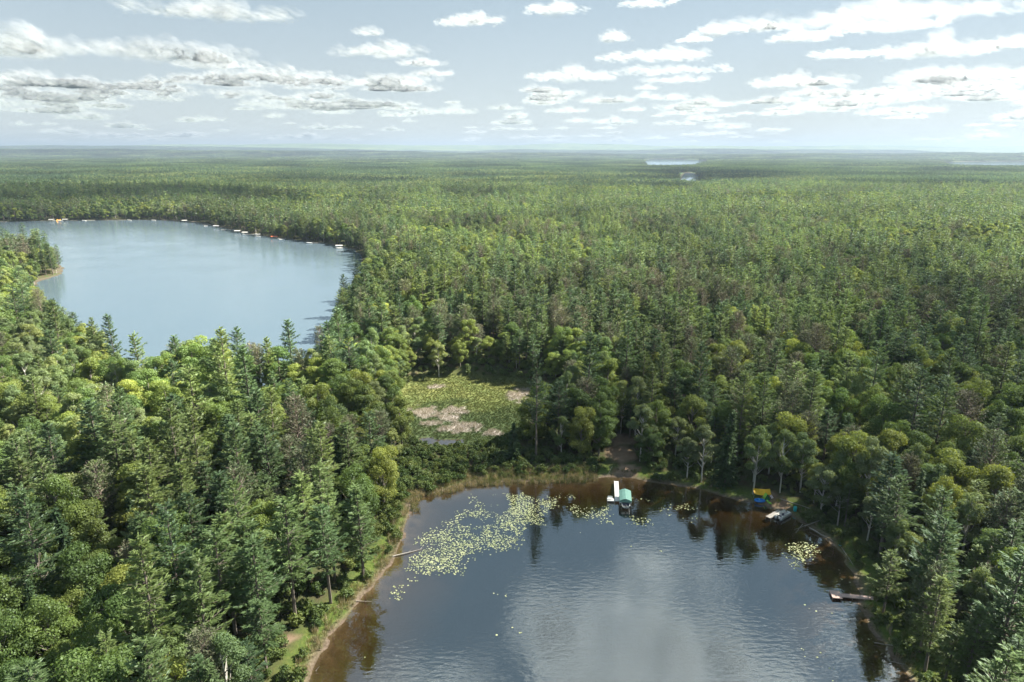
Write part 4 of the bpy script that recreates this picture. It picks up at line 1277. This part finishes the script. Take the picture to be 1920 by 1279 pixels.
# --- camp at the north-east shore
def gz(p):
    return float(ground_h(np.array([p[0]]), np.array([p[1]]))[0])
cA = G(1428, 929, 1.0)
g0 = gz(cA)
tp = thing("tarp", (cA[0], cA[1], g0), -.12, "yellow tarp strung above the blue raft at the shore camp", "tarp")
mb = MB(); k = 9; V_ = []
for j in range(5):
    for i in range(k):
        s_, t_ = i / (k - 1), j / 4
        V_.append(((s_ - .5) * 4.5, (t_ - .5) * 1.9, 1.15 + .75 * t_ - .32 * math.sin(math.pi * s_) - .08 * math.sin(t_ * 9 + s_ * 4)))
V_ = np.array(V_); F_ = [(j * k + i, j * k + i + 1, (j + 1) * k + i + 1, (j + 1) * k + i) for j in range(4) for i in range(k - 1)]
mb.add(V_, F_); mb.add(V_ - (0, 0, .012), [f[::-1] for f in F_]); part("sheet", mb, YEL, tp, True)
for (sx, sy, h_) in ((-2.25, -.95, 1.15), (2.25, -.95, 1.15), (-2.25, .95, 1.9), (2.25, .95, 1.9)):
    mb = MB(); tube(mb, [(sx, sy, -.2), (sx, sy, h_)], [.025, .02], 5, 0); part("pole", mb, ALU, tp)
cB = G(1424.5, 939, .5)
rf = thing("inflatable_raft", (cB[0], cB[1], gz(cB) + .02), -.08, "bright blue inflatable raft on the bank in front of the yellow tarp", "raft")
mb = MB()
ring = [(math.cos(t) * 1.25, math.sin(t) * .72, .28) for t in np.arange(17) * math.tau / 16]
tube(mb, ring, [.27] * 17, 8, 0); part("tube", mb, BLUE, rf, True)
mb = MB(); loft(mb, [[(math.cos(t) * 1.2, math.sin(t) * .68, z_) for t in np.arange(16) * math.tau / 16] for z_ in (.06, .14)]); part("floor_panel", mb, BLUE, rf)
mb = MB(); tube(mb, [(0, -.6, .35), (0, .6, .35)], [.15, .15], 8, 0); part("seat", mb, TEAL, rf, True)
cC = G(1436, 936, .6)
tn = thing("tent", (cC[0], cC[1], gz(cC)), .1, "small green peaked tent between the tarp and the bank", "tent")
mb = MB(); mb.add([(-.95, -.7, 0), (-.95, .7, 0), (0, .55, 1.75), (0, -.55, 1.75)], [(0, 3, 2, 1)]); part("lime_panel", mb, LIME, tn)
mb = MB(); mb.add([(.95, -.7, 0), (.95, .7, 0), (.01, .55, 1.75), (.01, -.55, 1.75)], [(0, 1, 2, 3)])
mb.add([(-.95, -.7, 0), (.95, -.7, 0), (.01, -.56, 1.74), (0, -.56, 1.74)], [(0, 1, 2, 3)]); mb.add([(-.95, .7, 0), (.95, .7, 0), (.01, .56, 1.74), (0, .56, 1.74)], [(0, 3, 2, 1)]); part("dark_green_panel", mb, DGRN, tn)
cD = G(1441.5, 943.5, .3)
kk = thing("kayak", (cD[0], cD[1], gz(cD) + .02), .25, "small lime-green kayak on the bank right of the tent", "kayak")
mb = MB(); rings = []
for s_ in np.linspace(-1, 1, 11):
    b_ = .36 * (1 - s_ * s_) ** .7 + .01; h_ = .30 + .12 * s_ * s_
    rings.append([(math.cos(t) * b_, s_ * 1.15, .16 + max(-.16, math.sin(t) * .17) + .1 * s_ * s_) for t in np.arange(10) * math.tau / 10])
loft(mb, rings); part("hull", mb, LIME, kk, True)
mb = MB(); tube(mb, [(math.cos(t) * .2, math.sin(t) * .38, .34) for t in np.arange(13) * math.tau / 12], [.03] * 13, 5, 0); part("cockpit_rim", mb, BLACK, kk, True)
cE = G(1446, 938, .3)
o = thing("towel", (cE[0], cE[1], gz(cE) + .04), .4, "pale pink towel draped over a folding chair by the tent", "towel")
mb = MB(); V_ = []
for j in range(5):
    for i in range(5):
        V_.append(((i / 4 - .5) * .8, (j / 4 - .5) * .7, [.25, .52, .60, .62, .95][j] + .02 * math.sin(i * 3 + j)))
mb.add(V_, [(j * 5 + i, j * 5 + i + 1, (j + 1) * 5 + i + 1, (j + 1) * 5 + i) for j in range(4) for i in range(4)]); mb.add(np.array(V_) - (0, 0, .02), [(j * 5 + i, (j + 1) * 5 + i, (j + 1) * 5 + i + 1, j * 5 + i + 1) for j in range(4) for i in range(4)])
part("cloth", mb, PINK, o)
ch = thing("camp_chair", (cE[0], cE[1], gz(cE)), .4, "low folding camp chair under the pale pink towel", "chair")
mb = MB(); box(mb, (0, .05, .42), (.62, .5, .05)); part("seat", mb, NAVY, ch)
mb = MB(); box(mb, (0, .36, .68), (.62, .05, .45)); part("backrest", mb, NAVY, ch)
for sx in (-.29, .29):
    for sy in (-.15, .33):
        mb = MB(); tube(mb, [(sx, sy, -.05), (sx, sy, .42)], [.02, .02], 5, 0); part("leg", mb, ALU, ch)
def barrel(px_, py_, label, sc=1.0):
    c_ = G(px_, py_, .5)
    o = thing("barrel", (c_[0], c_[1], gz(c_) - .02), 0, label, "barrel"); o.scale = (sc,) * 3
    mb = MB(); loft(mb, [[(math.cos(t) * r, math.sin(t) * r, z_) for t in np.arange(14) * math.tau / 14] for z_, r in ((0, .3), (.05, .34), (.35, .37), (.37, .39), (.42, .39), (.44, .37), (.8, .36), (.95, .33))]); part("drum", mb, TEAL, o)
    mb = MB(); loft(mb, [[(math.cos(t) * r, math.sin(t) * r, z_) for t in np.arange(14) * math.tau / 14] for z_, r in ((.952, .35), (1.0, .34), (1.02, .1))]); part("lid", mb, TEAL, o)
barrel(1490.5, 958, "turquoise barrel in the grass right of the pontoon boat", 1.25)
barrel(1575.5, 1021, "turquoise barrel half hidden under the trees at the right shore", 1.0)


# --- fallen logs and branches
def log(p, q, zp, zq, r, label, twigs=4, seed=0, name="fallen_log", mat=DEADWOOD):
    a_ = G(*p, zp); b_ = G(*q, zq)
    rg = np.random.default_rng(seed)
    o = thing(name, (a_[0], a_[1], 0), 0, label, "log")
    A = np.array([0, 0, zp]); B = np.array([b_[0] - a_[0], b_[1] - a_[1], zq])
    s_ = np.linspace(0, 1, 7); Pp = A + (B - A) * s_[:, None] + rg.normal(0, .05 * r / .12, (7, 3)) * np.array([1, 1, .6])
    mb = MB(); tube(mb, Pp, r * (1 - .7 * s_), 7, 0); part("trunk", mb, mat, o, True)
    Lt = np.linalg.norm(B - A)
    for i in range(twigs):
        t = rg.uniform(.35, .95); b0 = A + (B - A) * t; d = norm((B - A) / Lt + rg.normal(0, .6, 3)); d[2] = abs(d[2]) * .6
        mb = MB(); L1 = Lt * rg.uniform(.08, .2); tube(mb, [b0, b0 + d * L1 * .5, b0 + d * L1 + rg.normal(0, .1, 3)], [r * .35, r * .25, r * .08], 4, 0); part("branch", mb, mat, o)
    return o
log((735, 1044), (792, 1029), .25, .12, .16, "long white bleached log slanting into the water beside the lily pads", 2, 1)
log((666, 1127), (697, 1128), .25, .08, .09, "short pale log on the left bank's waterline", 1, 2)
log((592, 1258), (598, 1250), .2, .9, .07, "forked stub of driftwood at the lower left waterline", 3, 3)
log((1462, 935), (1545, 962), .9, 1.4, .12, "long pale pole lying above the bank behind the pontoon boat", 0, 4)
log((1548, 972), (1490, 993), 1.6, .15, .11, "bare fallen tree reaching from the bank into the water left of its pile", 5, 5)
log((1518, 990), (1562, 1015), .6, .35, .16, "grey fallen trunk along the bank below the other fallen tree", 2, 6)
log((1505, 983), (1492, 999), .3, .08, .09, "orange-grey drift branch with its tip in the water", 3, 7)
log((1575, 1022), (1600, 1060), .4, .5, .10, "curved root snag at the right shore above the brown dock", 4, 8)
log((1640, 1205), (1680, 1212), .3, .6, .09, "thin bare branch over the water at the lower right shore", 4, 9)
log((1668, 1240), (1700, 1246), .3, .3, .08, "low bleached branch at the water's edge near the lower right corner", 3, 10)
log((1108, 886), (1100, 893), .3, .2, .10, "small white driftwood piece on the bare bank left of the dock", 1, 11)
log((1148, 874), (1140, 890), 2.6, .5, .06, "slim leaning dead pole left of the dirt path", 0, 12)


def snag(p, H, label, seed):
    c_ = G(*p, 1.0); rg = np.random.default_rng(seed)
    o = thing("dead_tree", (c_[0], c_[1], gz(c_) - .1), rg.uniform(0, 6), label, "dead tree")
    mb = MB(); tube(mb, [(0, 0, 0), (.1, 0, H * .4), (.25, .1, H * .75), (.2, .2, H)], [.2, .15, .09, .02], 7, 0); part("trunk", mb, DEADWOOD, o, True)
    for i in range(16):
        z_ = H * rg.uniform(.45, .96); a_ = rg.uniform(0, 6.28); L1 = (H - z_) * .35 + rg.uniform(.8, 2.0)
        d = np.array([math.cos(a_), math.sin(a_), .45]); b0 = np.array([.2, .1, z_])
        mb = MB(); tube(mb, [b0, b0 + d * L1 * .55, b0 + d * L1 + (0, 0, L1 * .25)], [.05, .035, .012], 4, 0)
        e0 = b0 + d * L1 * .55
        tube(mb, [e0, e0 + (d + rg.normal(0, .5, 3)) * L1 * .4], [.025, .01], 3, 0)
        part("branch", mb, DEADWOOD, o)
snag((1418, 770), 15, "pale bare dead tree right of the umbrella-shaped birch", 21)
snag((1735, 985), 17, "grey dead pine with bare twigs in the shaded right woods", 22)
snag((330, 1130), 17, "silvery dead-topped tree in the lower left woods", 23)
snag((100, 830), 14, "bare pale dead tree in the sunlit woods at the left edge", 24)
snag((1570, 985), 8, "low bleached snag above the fallen trees at the right shore", 25)

# --- cabin whose roof shows among the trees
cc = G(480, 796, 2.5)
cb_ = thing("cabin", (cc[0], cc[1], gz(cc)), .25, "small cabin with a brown shingled roof among the trees left of the marsh", "cabin")
mb = MB(); box(mb, (0, 0, 1.3), (7, 5.5, 2.7)); mb.add([(-3.5, -2.75, 2.65), (-3.5, 2.75, 2.65), (-3.5, 0.01, 4.5), (-3.5, 0, 4.5)], [(0, 3, 2, 1)]); mb.add([(3.5, -2.75, 2.65), (3.5, 2.75, 2.65), (3.5, 0.01, 4.5), (3.5, 0, 4.5)], [(0, 1, 2, 3)]); part("wall", mb, LOGW, cb_)
mb = MB()
for s_ in (-1, 1):
    loft(mb, [[(xx_, s_ * 3.25, 2.38), (xx_, 0, 4.62), (xx_, 0, 4.74), (xx_, s_ * 3.25, 2.5)] for xx_ in (-3.9, 3.9)])
part("roof", mb, ROOF, cb_)
mb = MB(); box(mb, (1.0, -2.78, 1.05), (.95, .06, 2.0)); part("door", mb, BROWNW, cb_)
for sx in (-2.1, 2.6):
    mb = MB(); box(mb, (sx, -2.78, 1.6), (1.0, .06, .9)); wf = part("window", mb, WHITE, cb_)
    mb = MB(); box(mb, (sx, -2.82, 1.6), (.84, .03, .74)); part("pane", mb, GLASS, wf)

def afloat(px_, py_, z_, want):
    """the point under the photo pixel, moved so that it lies so many metres off the big lake's bank"""
    c_ = np.array(G(px_, py_, z_))
    for _ in range(60):
        f_ = lambda q: float(sdist(LAKE, np.array([q[0]]), np.array([q[1]]))[0])
        d_ = f_(c_)
        if abs(d_ + want) < .4:
            break
        g_ = np.array([f_(c_ + (1, 0)) - d_, f_(c_ + (0, 1)) - d_]); g_ /= np.linalg.norm(g_) + 1e-6
        c_ = c_ - g_ * (d_ + want) * .7
    return float(c_[0]), float(c_[1])


# --- docks, boats and lifts along the big lake's far shore (each a few pixels)
def shore_boat(px_, py_, rz_, label, mat=WHITE, L=6.5, cover=None):
    c_ = afloat(px_, py_, .3, 9.0); o = thing("boat", (c_[0], c_[1], -.15), rz_, label, "boat", "boats moored along the big lake's far shore")
    hull(o, L, 2.4, .95, mat)
    mb = MB(); box(mb, (0, -.8, .95), (1.5, 1.2, .3)); part("seat", mb, CREAM if cover is None else cover, o)
    outboard(o, 0, -L / 2 - .2, .7); return o
def shore_dock(px_, py_, rz_, L, label):
    c_ = afloat(px_, py_, .5, 5.0); o = thing("dock", (c_[0], c_[1], 0), rz_, label, "dock", "docks along the big lake's far shore")
    mb = MB(); deck_mesh(mb, -.8, .8, -L / 2, L / 2, .55, bw=.3); part("walkway", mb, PALE, o)
    posts(o, [(-.8, -L / 2 + .3), (.8, -L / 2 + .3), (-.8, L / 2 - .3), (.8, L / 2 - .3)], -1.5, 1.1, ALU, .07); return o
def shore_lift(px_, py_, rz_, mat, label):
    c_ = afloat(px_, py_, 1.2, 7.0); o = thing("boat_lift", (c_[0], c_[1], 0), rz_, label, "boat lift", "canopied lifts along the big lake's far shore")
    mb = MB(); rings = [[(-1.7, yy, 2.4), (0, yy, 3.0), (1.7, yy, 2.4), (1.7, yy, 2.1), (0, yy, 2.75), (-1.7, yy, 2.1)] for yy in (-3.4, 3.4)]; loft(mb, rings); part("canopy", mb, mat, o)
    mb = MB()
    for sx in (-1.5, 1.5):
        for sy in (-2.3, 2.3):
            tube(mb, [(sx, sy, -1.5), (sx, sy, 2.3)], [.07, .07], 6, 0)
    part("frame", mb, ALU, o); return o
R9 = math.pi / 2
SB = [(3, 411, R9, "white boat at the far left end of the big lake's shore", WHITE), (97, 418, R9, "low white boat in front of the orange water toy", WHITE),
      (163, 413, R9 * .9, "white boat alone on the far shore right of the orange water toy", WHITE), (248, 412, R9, "orange-trimmed white boat below the reddish bank", CREAM),
      (298, 412, R9, "pale boat beside the second reddish bank", CREAM), (460, 440, R9 * 1.05, "white boat nearest the row of docks on the curving shore", WHITE),
      (489, 443, R9 * 1.1, "white boat at the end of the double dock", WHITE), (560, 446, R9, "white boat beside the red-roofed lift at the sandy landing", WHITE),
      (611, 452, R9, "white boat by the low dock right of the sandy landing", WHITE), (670, 463, R9 * 1.2, "boat half hidden by the trees at the lake's right end", WHITE)]
for a_ in SB:
    shore_boat(a_[0], a_[1], a_[2], a_[3], a_[4])
SD = [(14, 413, R9, 14, "pale dock at the far left end of the big lake's shore"), (104, 414, R9 * .8, 10, "white dock left of the orange water toy"), (175, 412, R9, 12, "thin pale dock right of the lone white boat"),
      (405, 420, R9 * .75, 14, "pale dock below the yellowish tree on the far shore"), (436, 430, R9, 16, "grey dock in the shade of the curving shore"), (478, 439, R9, 14, "white dock between two lifts on the curving shore"),
      (622, 452, R9, 16, "low reddish dock right of the sandy landing"), (545, 446, R9 * .9, 9, "short dock left of the sandy landing"), (660, 461, R9 * 1.2, 10, "pale dock at the lake's right end")]
for a_ in SD:
    shore_dock(*a_)
SLF = [(103, 412, R9, PALE, "white-roofed lift left of the orange water toy"), (127, 412, R9, PALE, "white-roofed lift right of the orange water toy"), (370, 413, R9, PALE, "lone white-roofed lift in front of dark trees"),
       (427, 424, R9, GREYC, "grey-roofed lift in the shade of the curving shore"), (455, 434, R9, PALE, "first white-roofed lift of the double dock"), (467, 437, R9, PALE, "second white-roofed lift of the double dock"),
       (497, 440, R9, PALE, "white-roofed lift right of the tall lift on the curving shore"), (565, 440, R9, RED, "red-roofed lift at the sandy landing"), (664, 460, R9, PALE, "white-roofed lift at the lake's right end")]
for a_ in SLF:
    shore_lift(*a_)
# swim raft and orange water toy
c_ = G(386, 424, .3); o = thing("swim_raft", (c_[0], c_[1], 0), .3, "small white swim raft floating off the far shore", "raft")
mb = MB(); deck_mesh(mb, -2.2, 2.2, -2.0, 2.0, .5, bw=.25); part("deck", mb, WHITE, o)
for sx in (-1.4, 1.4):
    mb = MB(); tube(mb, [(sx, -1.9, .2), (sx, 1.9, .2)], [.28, .28], 10, 0); part("float", mb, WHITE, o, True)
c_ = afloat(112, 413, 1.0, 7.0); o = thing("water_slide", (c_[0], c_[1], 0), .2, "orange and yellow inflatable water slide at the far shore", "water slide"); o.scale = (.62, .62, .55)
mb = MB(); loft(mb, [[(-4, -3 + .0, 0), (4, -3, 0), (4, -2.6, .6), (-4, -2.6, .6)], [(-3, 1, 0), (3, 1, 0), (3, 1, 3.6), (-3, 1, 3.6)], [(-3, 3, 0), (3, 3, 0), (3, 3, 3.8), (-3, 3, 3.8)]]); part("body", mb, ORNG, o)
for sx in (-3.1, 3.1):
    mb = MB(); tube(mb, [(sx, -3, .5), (sx, 1, 4.0), (sx, 3, 4.2)], [.4, .4, .4], 8, 0); part("side_tube", mb, YEL, o, True)

# ------------------------------------------------------------------ clouds
cm, n, l = new_mat("cloud_vapour")
out = n.new("ShaderNodeOutputMaterial")
geo = n.new("ShaderNodeNewGeometry")
lw = n.new("ShaderNodeLayerWeight"); lw.inputs["Blend"].default_value = .5
nz = n.new("ShaderNodeTexNoise"); nz.inputs["Scale"].default_value = 1 / 170; nz.inputs["Detail"].default_value = 6; nz.inputs["Roughness"].default_value = .62
l.new(geo.outputs["Position"], nz.inputs["Vector"])
inv = n.new("ShaderNodeMath"); inv.operation = 'SUBTRACT'; inv.inputs[0].default_value = 1.0; l.new(lw.outputs["Facing"], inv.inputs[1])
md_ = n.new("ShaderNodeMath"); md_.operation = 'MULTIPLY_ADD'; l.new(nz.outputs["Fac"], md_.inputs[0]); md_.inputs[1].default_value = 1.7; md_.inputs[2].default_value = -1.0
ad = n.new("ShaderNodeMath"); ad.operation = 'ADD'; l.new(inv.outputs[0], ad.inputs[0]); l.new(md_.outputs[0], ad.inputs[1])
mr = n.new("ShaderNodeMapRange"); mr.interpolation_type = 'SMOOTHSTEP'; mr.inputs[1].default_value = .08; mr.inputs[2].default_value = 1.0; mr.inputs[4].default_value = .17
l.new(ad.outputs[0], mr.inputs[0])
df = n.new("ShaderNodeBsdfDiffuse"); df.inputs[0].default_value = (.68, .70, .73, 1)
tl = n.new("ShaderNodeBsdfTranslucent"); tl.inputs[0].default_value = (.74, .77, .81, 1)
m1 = n.new("ShaderNodeMixShader"); m1.inputs[0].default_value = .62; l.new(df.outputs[0], m1.inputs[1]); l.new(tl.outputs[0], m1.inputs[2])
tr = n.new("ShaderNodeBsdfTransparent")
m2 = n.new("ShaderNodeMixShader"); l.new(mr.outputs[0], m2.inputs[0]); l.new(tr.outputs[0], m2.inputs[1]); l.new(m1.outputs[0], m2.inputs[2])
l.new(m2.outputs[0], out.inputs[0])


cm_thin = cm.copy(); cm_thin.name = "thin_cloud_vapour"
[q for q in cm_thin.node_tree.nodes if q.type == 'MAP_RANGE'][0].inputs[4].default_value = .12
cm_faint = cm.copy(); cm_faint.name = "faint_cloud_vapour"
[q for q in cm_faint.node_tree.nodes if q.type == 'MAP_RANGE'][0].inputs[4].default_value = .10


def ico(sub):
    import bmesh
    bm = bmesh.new(); bmesh.ops.create_icosphere(bm, subdivisions=sub, radius=1.0)
    v = np.array([a.co[:] for a in bm.verts]); f = np.array([[q.index for q in a.verts] for a in bm.faces]); bm.free(); return v, f
ICO = ico(3)


def puff_mesh(name, puffs, base, seed, mat=None, flat=.55):
    """puffs: (x, y, z, r, flat) in local metres; base flattened at z = 0"""
    rg = np.random.default_rng(seed); VV, FF = [], []; k = 0
    v0, f0 = ICO
    for (a, b, c, r, fl) in puffs:
        ph = rg.uniform(0, 6.28, 6)
        disp = 1 + .10 * np.sin(v0[:, 0] * 4.1 + ph[0]) * np.sin(v0[:, 1] * 3.7 + ph[1]) + .09 * np.sin(v0[:, 2] * 5.3 + ph[2] + v0[:, 0] * 3) + .06 * np.sin(v0[:, 1] * 9 + ph[3]) * np.sin(v0[:, 0] * 8 + ph[4]) + .04 * np.sin(v0[:, 2] * 13 + ph[5])
        v = v0 * disp[:, None] * r * np.array([1.15, 1.15, fl]) + (a, b, c)
        low = v[:, 2] < 0
        v[low, 2] *= flat
        VV.append(v); FF.append(f0 + k); k += len(v)
    return raw_mesh(name, np.concatenate(VV), np.concatenate(FF), [mat or cm], smooth_=True)


CB = 1250.0      # cloud base above the camera's ground


def cloud_at(cx, cy, wpx, hpx, label, group=None, seed=0, name="cloud", base=CB, mat=None, at=None):
    """cx, cy: middle of the base line in the photo; wpx, hpx its extent in pixels."""
    X, Y = G(cx, cy, base) if at is None else at
    D = math.hypot(X, Y)
    Wm = wpx / 1280 * D * .98; Hm = hpx / 1280 * D * 1.35
    rg = np.random.default_rng(seed)
    n_ = int(np.clip(wpx / hpx * 7, 8, 40))
    deep = min(Wm * .45, 900) * (.35 if wpx * hpx > 9000 and at is None else 1)
    pf = []
    hump = rg.uniform(-.25, .25)
    for i in range(n_):
        s_ = (i + rg.uniform(.1, .9)) / n_ - .5
        env = max(.18, (1 - (abs(s_) * 2) ** 1.6)) * (.55 + .45 * math.exp(-((s_ - hump) / .2) ** 2)) * rg.uniform(.6, 1.0)
        r = Hm * env * rg.uniform(.45, .62)
        pf.append((s_ * (Wm - r), rg.uniform(-.5, .5) * deep, max(0, Hm * env - r) * rg.uniform(.3, 1), r, rg.uniform(.7, .95)))
        if rg.random() < .6:
            r2 = Hm * .2 * rg.uniform(.8, 1.3); pf.append((s_ * (Wm * 1.02 - r2), rg.uniform(-.5, .5) * deep, r2 * .8, r2 * 1.5, .7))
    o = link(name, puff_mesh("cloud", pf, base, seed, mat, .8 if wpx * hpx > 9000 else .55), None, (X, Y, base))
    o.rotation_euler = (0, 0, -math.atan2(X, Y))
    tagp(o, label, "cloud", group); return o


CL = [(400, 34, 270, 40, "large cloud cut by the top edge, left of centre"), (45, 106, 110, 52, "soft cloud at the left edge above the streaky bank"), (270, 108, 340, 48, "long cloud bank spanning the upper left sky"),
      (415, 128, 140, 28, "rounded cloud just below the right end of the long upper left bank"), (510, 148, 200, 28, "flat cloud left of the middle in the left half of the sky"), (700, 162, 210, 28, "flat cloud right of and below the others in the left half"),
      (710, 105, 155, 34, "plump flat-based cloud in open blue left of centre"), (692, 66, 46, 22, "small puff above the plump flat-based cloud"), (878, 46, 125, 24, "small ragged cloud high near the centre"),
      (795, 124, 85, 20, "thin cloud right of the plump flat-based cloud"), (810, 142, 80, 16, "thin streak below the thin cloud left of centre"), (1040, 24, 110, 26, "cloud touching the top edge right of centre"),
      (1215, 11, 100, 14, "cloud sliver on the top edge above the paired clouds"), (1155, 78, 66, 28, "small tufted cloud right of centre"), (1335, 66, 50, 32, "puffy small cloud with one rising head between the centre and the right bank"),
      (1300, 78, 60, 16, "little trailing cloud under the rising puff"), (1420, 58, 90, 24, "tapering small cloud left of the big right bank"), (1225, 113, 195, 28, "upper of the two long paired clouds right of centre"),
      (1070, 150, 160, 26, "left end cloud of the long paired row right of centre"), (1255, 136, 210, 20, "lower of the two long paired clouds right of centre"), (1660, 42, 500, 46, "huge cloud bank across the upper right corner"),
      (1655, 58, 175, 26, "lens-shaped cloud hanging under the huge upper right bank"), (1500, 77, 100, 26, "white cloud under the left part of the huge bank"), (1590, 108, 110, 22, "sinking ragged cloud below the lens-shaped one"),
      (1750, 105, 150, 38, "domed cloud at right below the huge bank"), (1875, 92, 100, 30, "domed cloud at the right edge below the huge bank"), (1500, 163, 155, 32, "two-tiered cloud in the right half, mid height"),
      (1810, 150, 240, 38, "long rising cloud at the right edge, mid height"), (1540, 210, 90, 36, "small stacked cloud low in the right half"), (1665, 192, 120, 34, "low cloud right of the small stacked one"),
      (1880, 188, 110, 26, "low cloud at the right edge"), (60, 160, 150, 32, "low soft cloud at the left edge"), (150, 165, 80, 18, "small soft cloud next to the low left-edge cloud")]
for i, (a_, b_, c_, d_, lab) in enumerate(CL):
    cloud_at(a_, b_, c_, d_, lab, None, 2000 + i, mat=cm_thin if c_ * d_ > 9000 else None)
rg = np.random.default_rng(3131)
COLS = ["over the left edge", "over the lake's left point", "over the big lake", "over the big lake's right end", "over the marsh", "over the L-shaped dock", "over the yellow tarp", "over the right shore", "over the right edge"]
ROWS = ["touching the horizon haze", "just clear of the horizon", "low in the sky", "in the rows of small clouds", "above the rows of small clouds"]
for i in range(230):
    yy = 268 - 118 * rg.random() ** 1.15
    xx = rg.uniform(-40, 1960)
    if xx > 1400 and rg.random() < .45:
        continue
    k_ = (283 - yy) / 110
    wpx = rg.uniform(30, 115) * (.45 + .6 * k_); hpx = min(wpx * rg.uniform(.18, .38) * (.6 + .5 * k_), 19)
    sz = "tiny faint" if wpx < 32 else ("small faint" if wpx < 58 else "thin streaky")
    lab = f"{sz} cloud {ROWS[min(4, int((268 - yy) / 24))]}, {COLS[int(np.clip(xx / 214, 0, 8))]}"
    cloud_at(xx, yy, wpx, hpx, lab, lab, 3000 + i, mat=cm_faint)

# clouds overhead, out of the picture: they shade the near woods and pond and mirror in the water
ZB = 1250.0


def shade_cloud(poly_px, zt_, label, seed, step=75., rr=(70, 120), base=ZB, thin=.0, near=False):
    wp = np.array([G(*p, zt_) for p in poly_px])
    k_ = (base - zt_) / SUN_DIR.z
    off = np.array([SUN_DIR.x * k_, SUN_DIR.y * k_])
    wp = chaikin(wp, 2) + off
    x0, y0 = wp.min(0); x1, y1 = wp.max(0); cxy = (wp.min(0) + wp.max(0)) / 2
    rg = np.random.default_rng(seed); pf = []
    for a in np.arange(x0 - step, x1 + step, step):
        for b in np.arange(y0 - step, y1 + step, step):
            p = (a + rg.uniform(-.3, .3) * step, b + rg.uniform(-.3, .3) * step)
            s_ = float(sdist(wp, np.array([p[0]]), np.array([p[1]]))[0])
            if s_ < -step * .45 and rg.random() > thin:
                r = rg.uniform(*rr) * min(1, .55 + -s_ / 300)
                pf.append((p[0] - cxy[0], p[1] - cxy[1], r * .35, r, .6))
    if pf:
        o = link("cloud", puff_mesh("cloud", pf, base, seed, cm_thin if near else cm), None, (cxy[0], cxy[1], base)); tagp(o, label, "cloud")
        return o


shade_cloud([(2500, 520), (1920, 506), (1700, 486), (1450, 484), (1320, 515), (1220, 575), (1120, 650), (1010, 690), (960, 706), (800, 712), (700, 700), (600, 700), (450, 745), (350, 805), (260, 870), (180, 920), (115, 1010), (0, 1060), (-300, 1100), (-900, 1500), (-400, 2400), (2400, 2400), (2600, 1400)],
            12., "broad cloud overhead that shades the pond", 51, 62., (62, 100), near=True)
shade_cloud([(-250, 372), (0, 352), (250, 350), (420, 350), (560, 362), (480, 378), (300, 380), (150, 398), (0, 402), (-250, 405)], 14., "cloud high above the woods behind the big lake", 52, 70., (70, 110))
shade_cloud([(1180, 326), (1300, 318), (1500, 321), (1600, 328), (1450, 338), (1300, 340)], 14., "cloud high above the far right woods", 53, 110., (110, 170))
# clouds whose mirror image shows in the pond (they hang above the upper frame edge)
for i, (az, el, wm, hm_, lab) in enumerate([(24, 37, 520, 130, "thin cloud high above the frame, right of centre"), (-7, 40, 420, 120, "thin cloud high above the frame, left of centre"),
                                            (4, 36, 200, 60, "small thin cloud high above the middle of the frame"), (15, 31, 420, 90, "long thin cloud above the frame, right of the middle"),
                                            (33, 33, 380, 90, "thin cloud above the frame's right edge")]):
    D_ = CB / math.tan(math.radians(el)); A_ = math.radians(az)
    cloud_at(0, 0, wm / D_ * 1280, hm_ / D_ * 1280, lab, None, 4000 + i, mat=cm_thin, at=(D_ * math.sin(A_), D_ * math.cos(A_)))

# ------------------------------------------------------------------ the air between
hm, n, l = new_mat("haze_air")
out = n.new("ShaderNodeOutputMaterial"); pv = n.new("ShaderNodeVolumePrincipled")
pv.inputs["Color"].default_value = (.36, .46, .60, 1); pv.inputs["Density"].default_value = 7e-5; pv.inputs["Anisotropy"].default_value = .2
l.new(pv.outputs[0], out.inputs["Volume"])
mb = MB(); zb_, zt2 = -9.0, float(max(HH.max() + 12, 150)); box(mb, (0, 21000, (zb_ + zt2) / 2), (90000, 56000, zt2 - zb_))
hz = link("haze", mb.mesh("haze", [hm])); tagp(hz, kind="stuff")
print("TREES", len(trees), "rest", len(rest), "patches", len(fp), "labels", len(labs), "ground", len(V), "max h", HH.max(), "cnt", cnt)
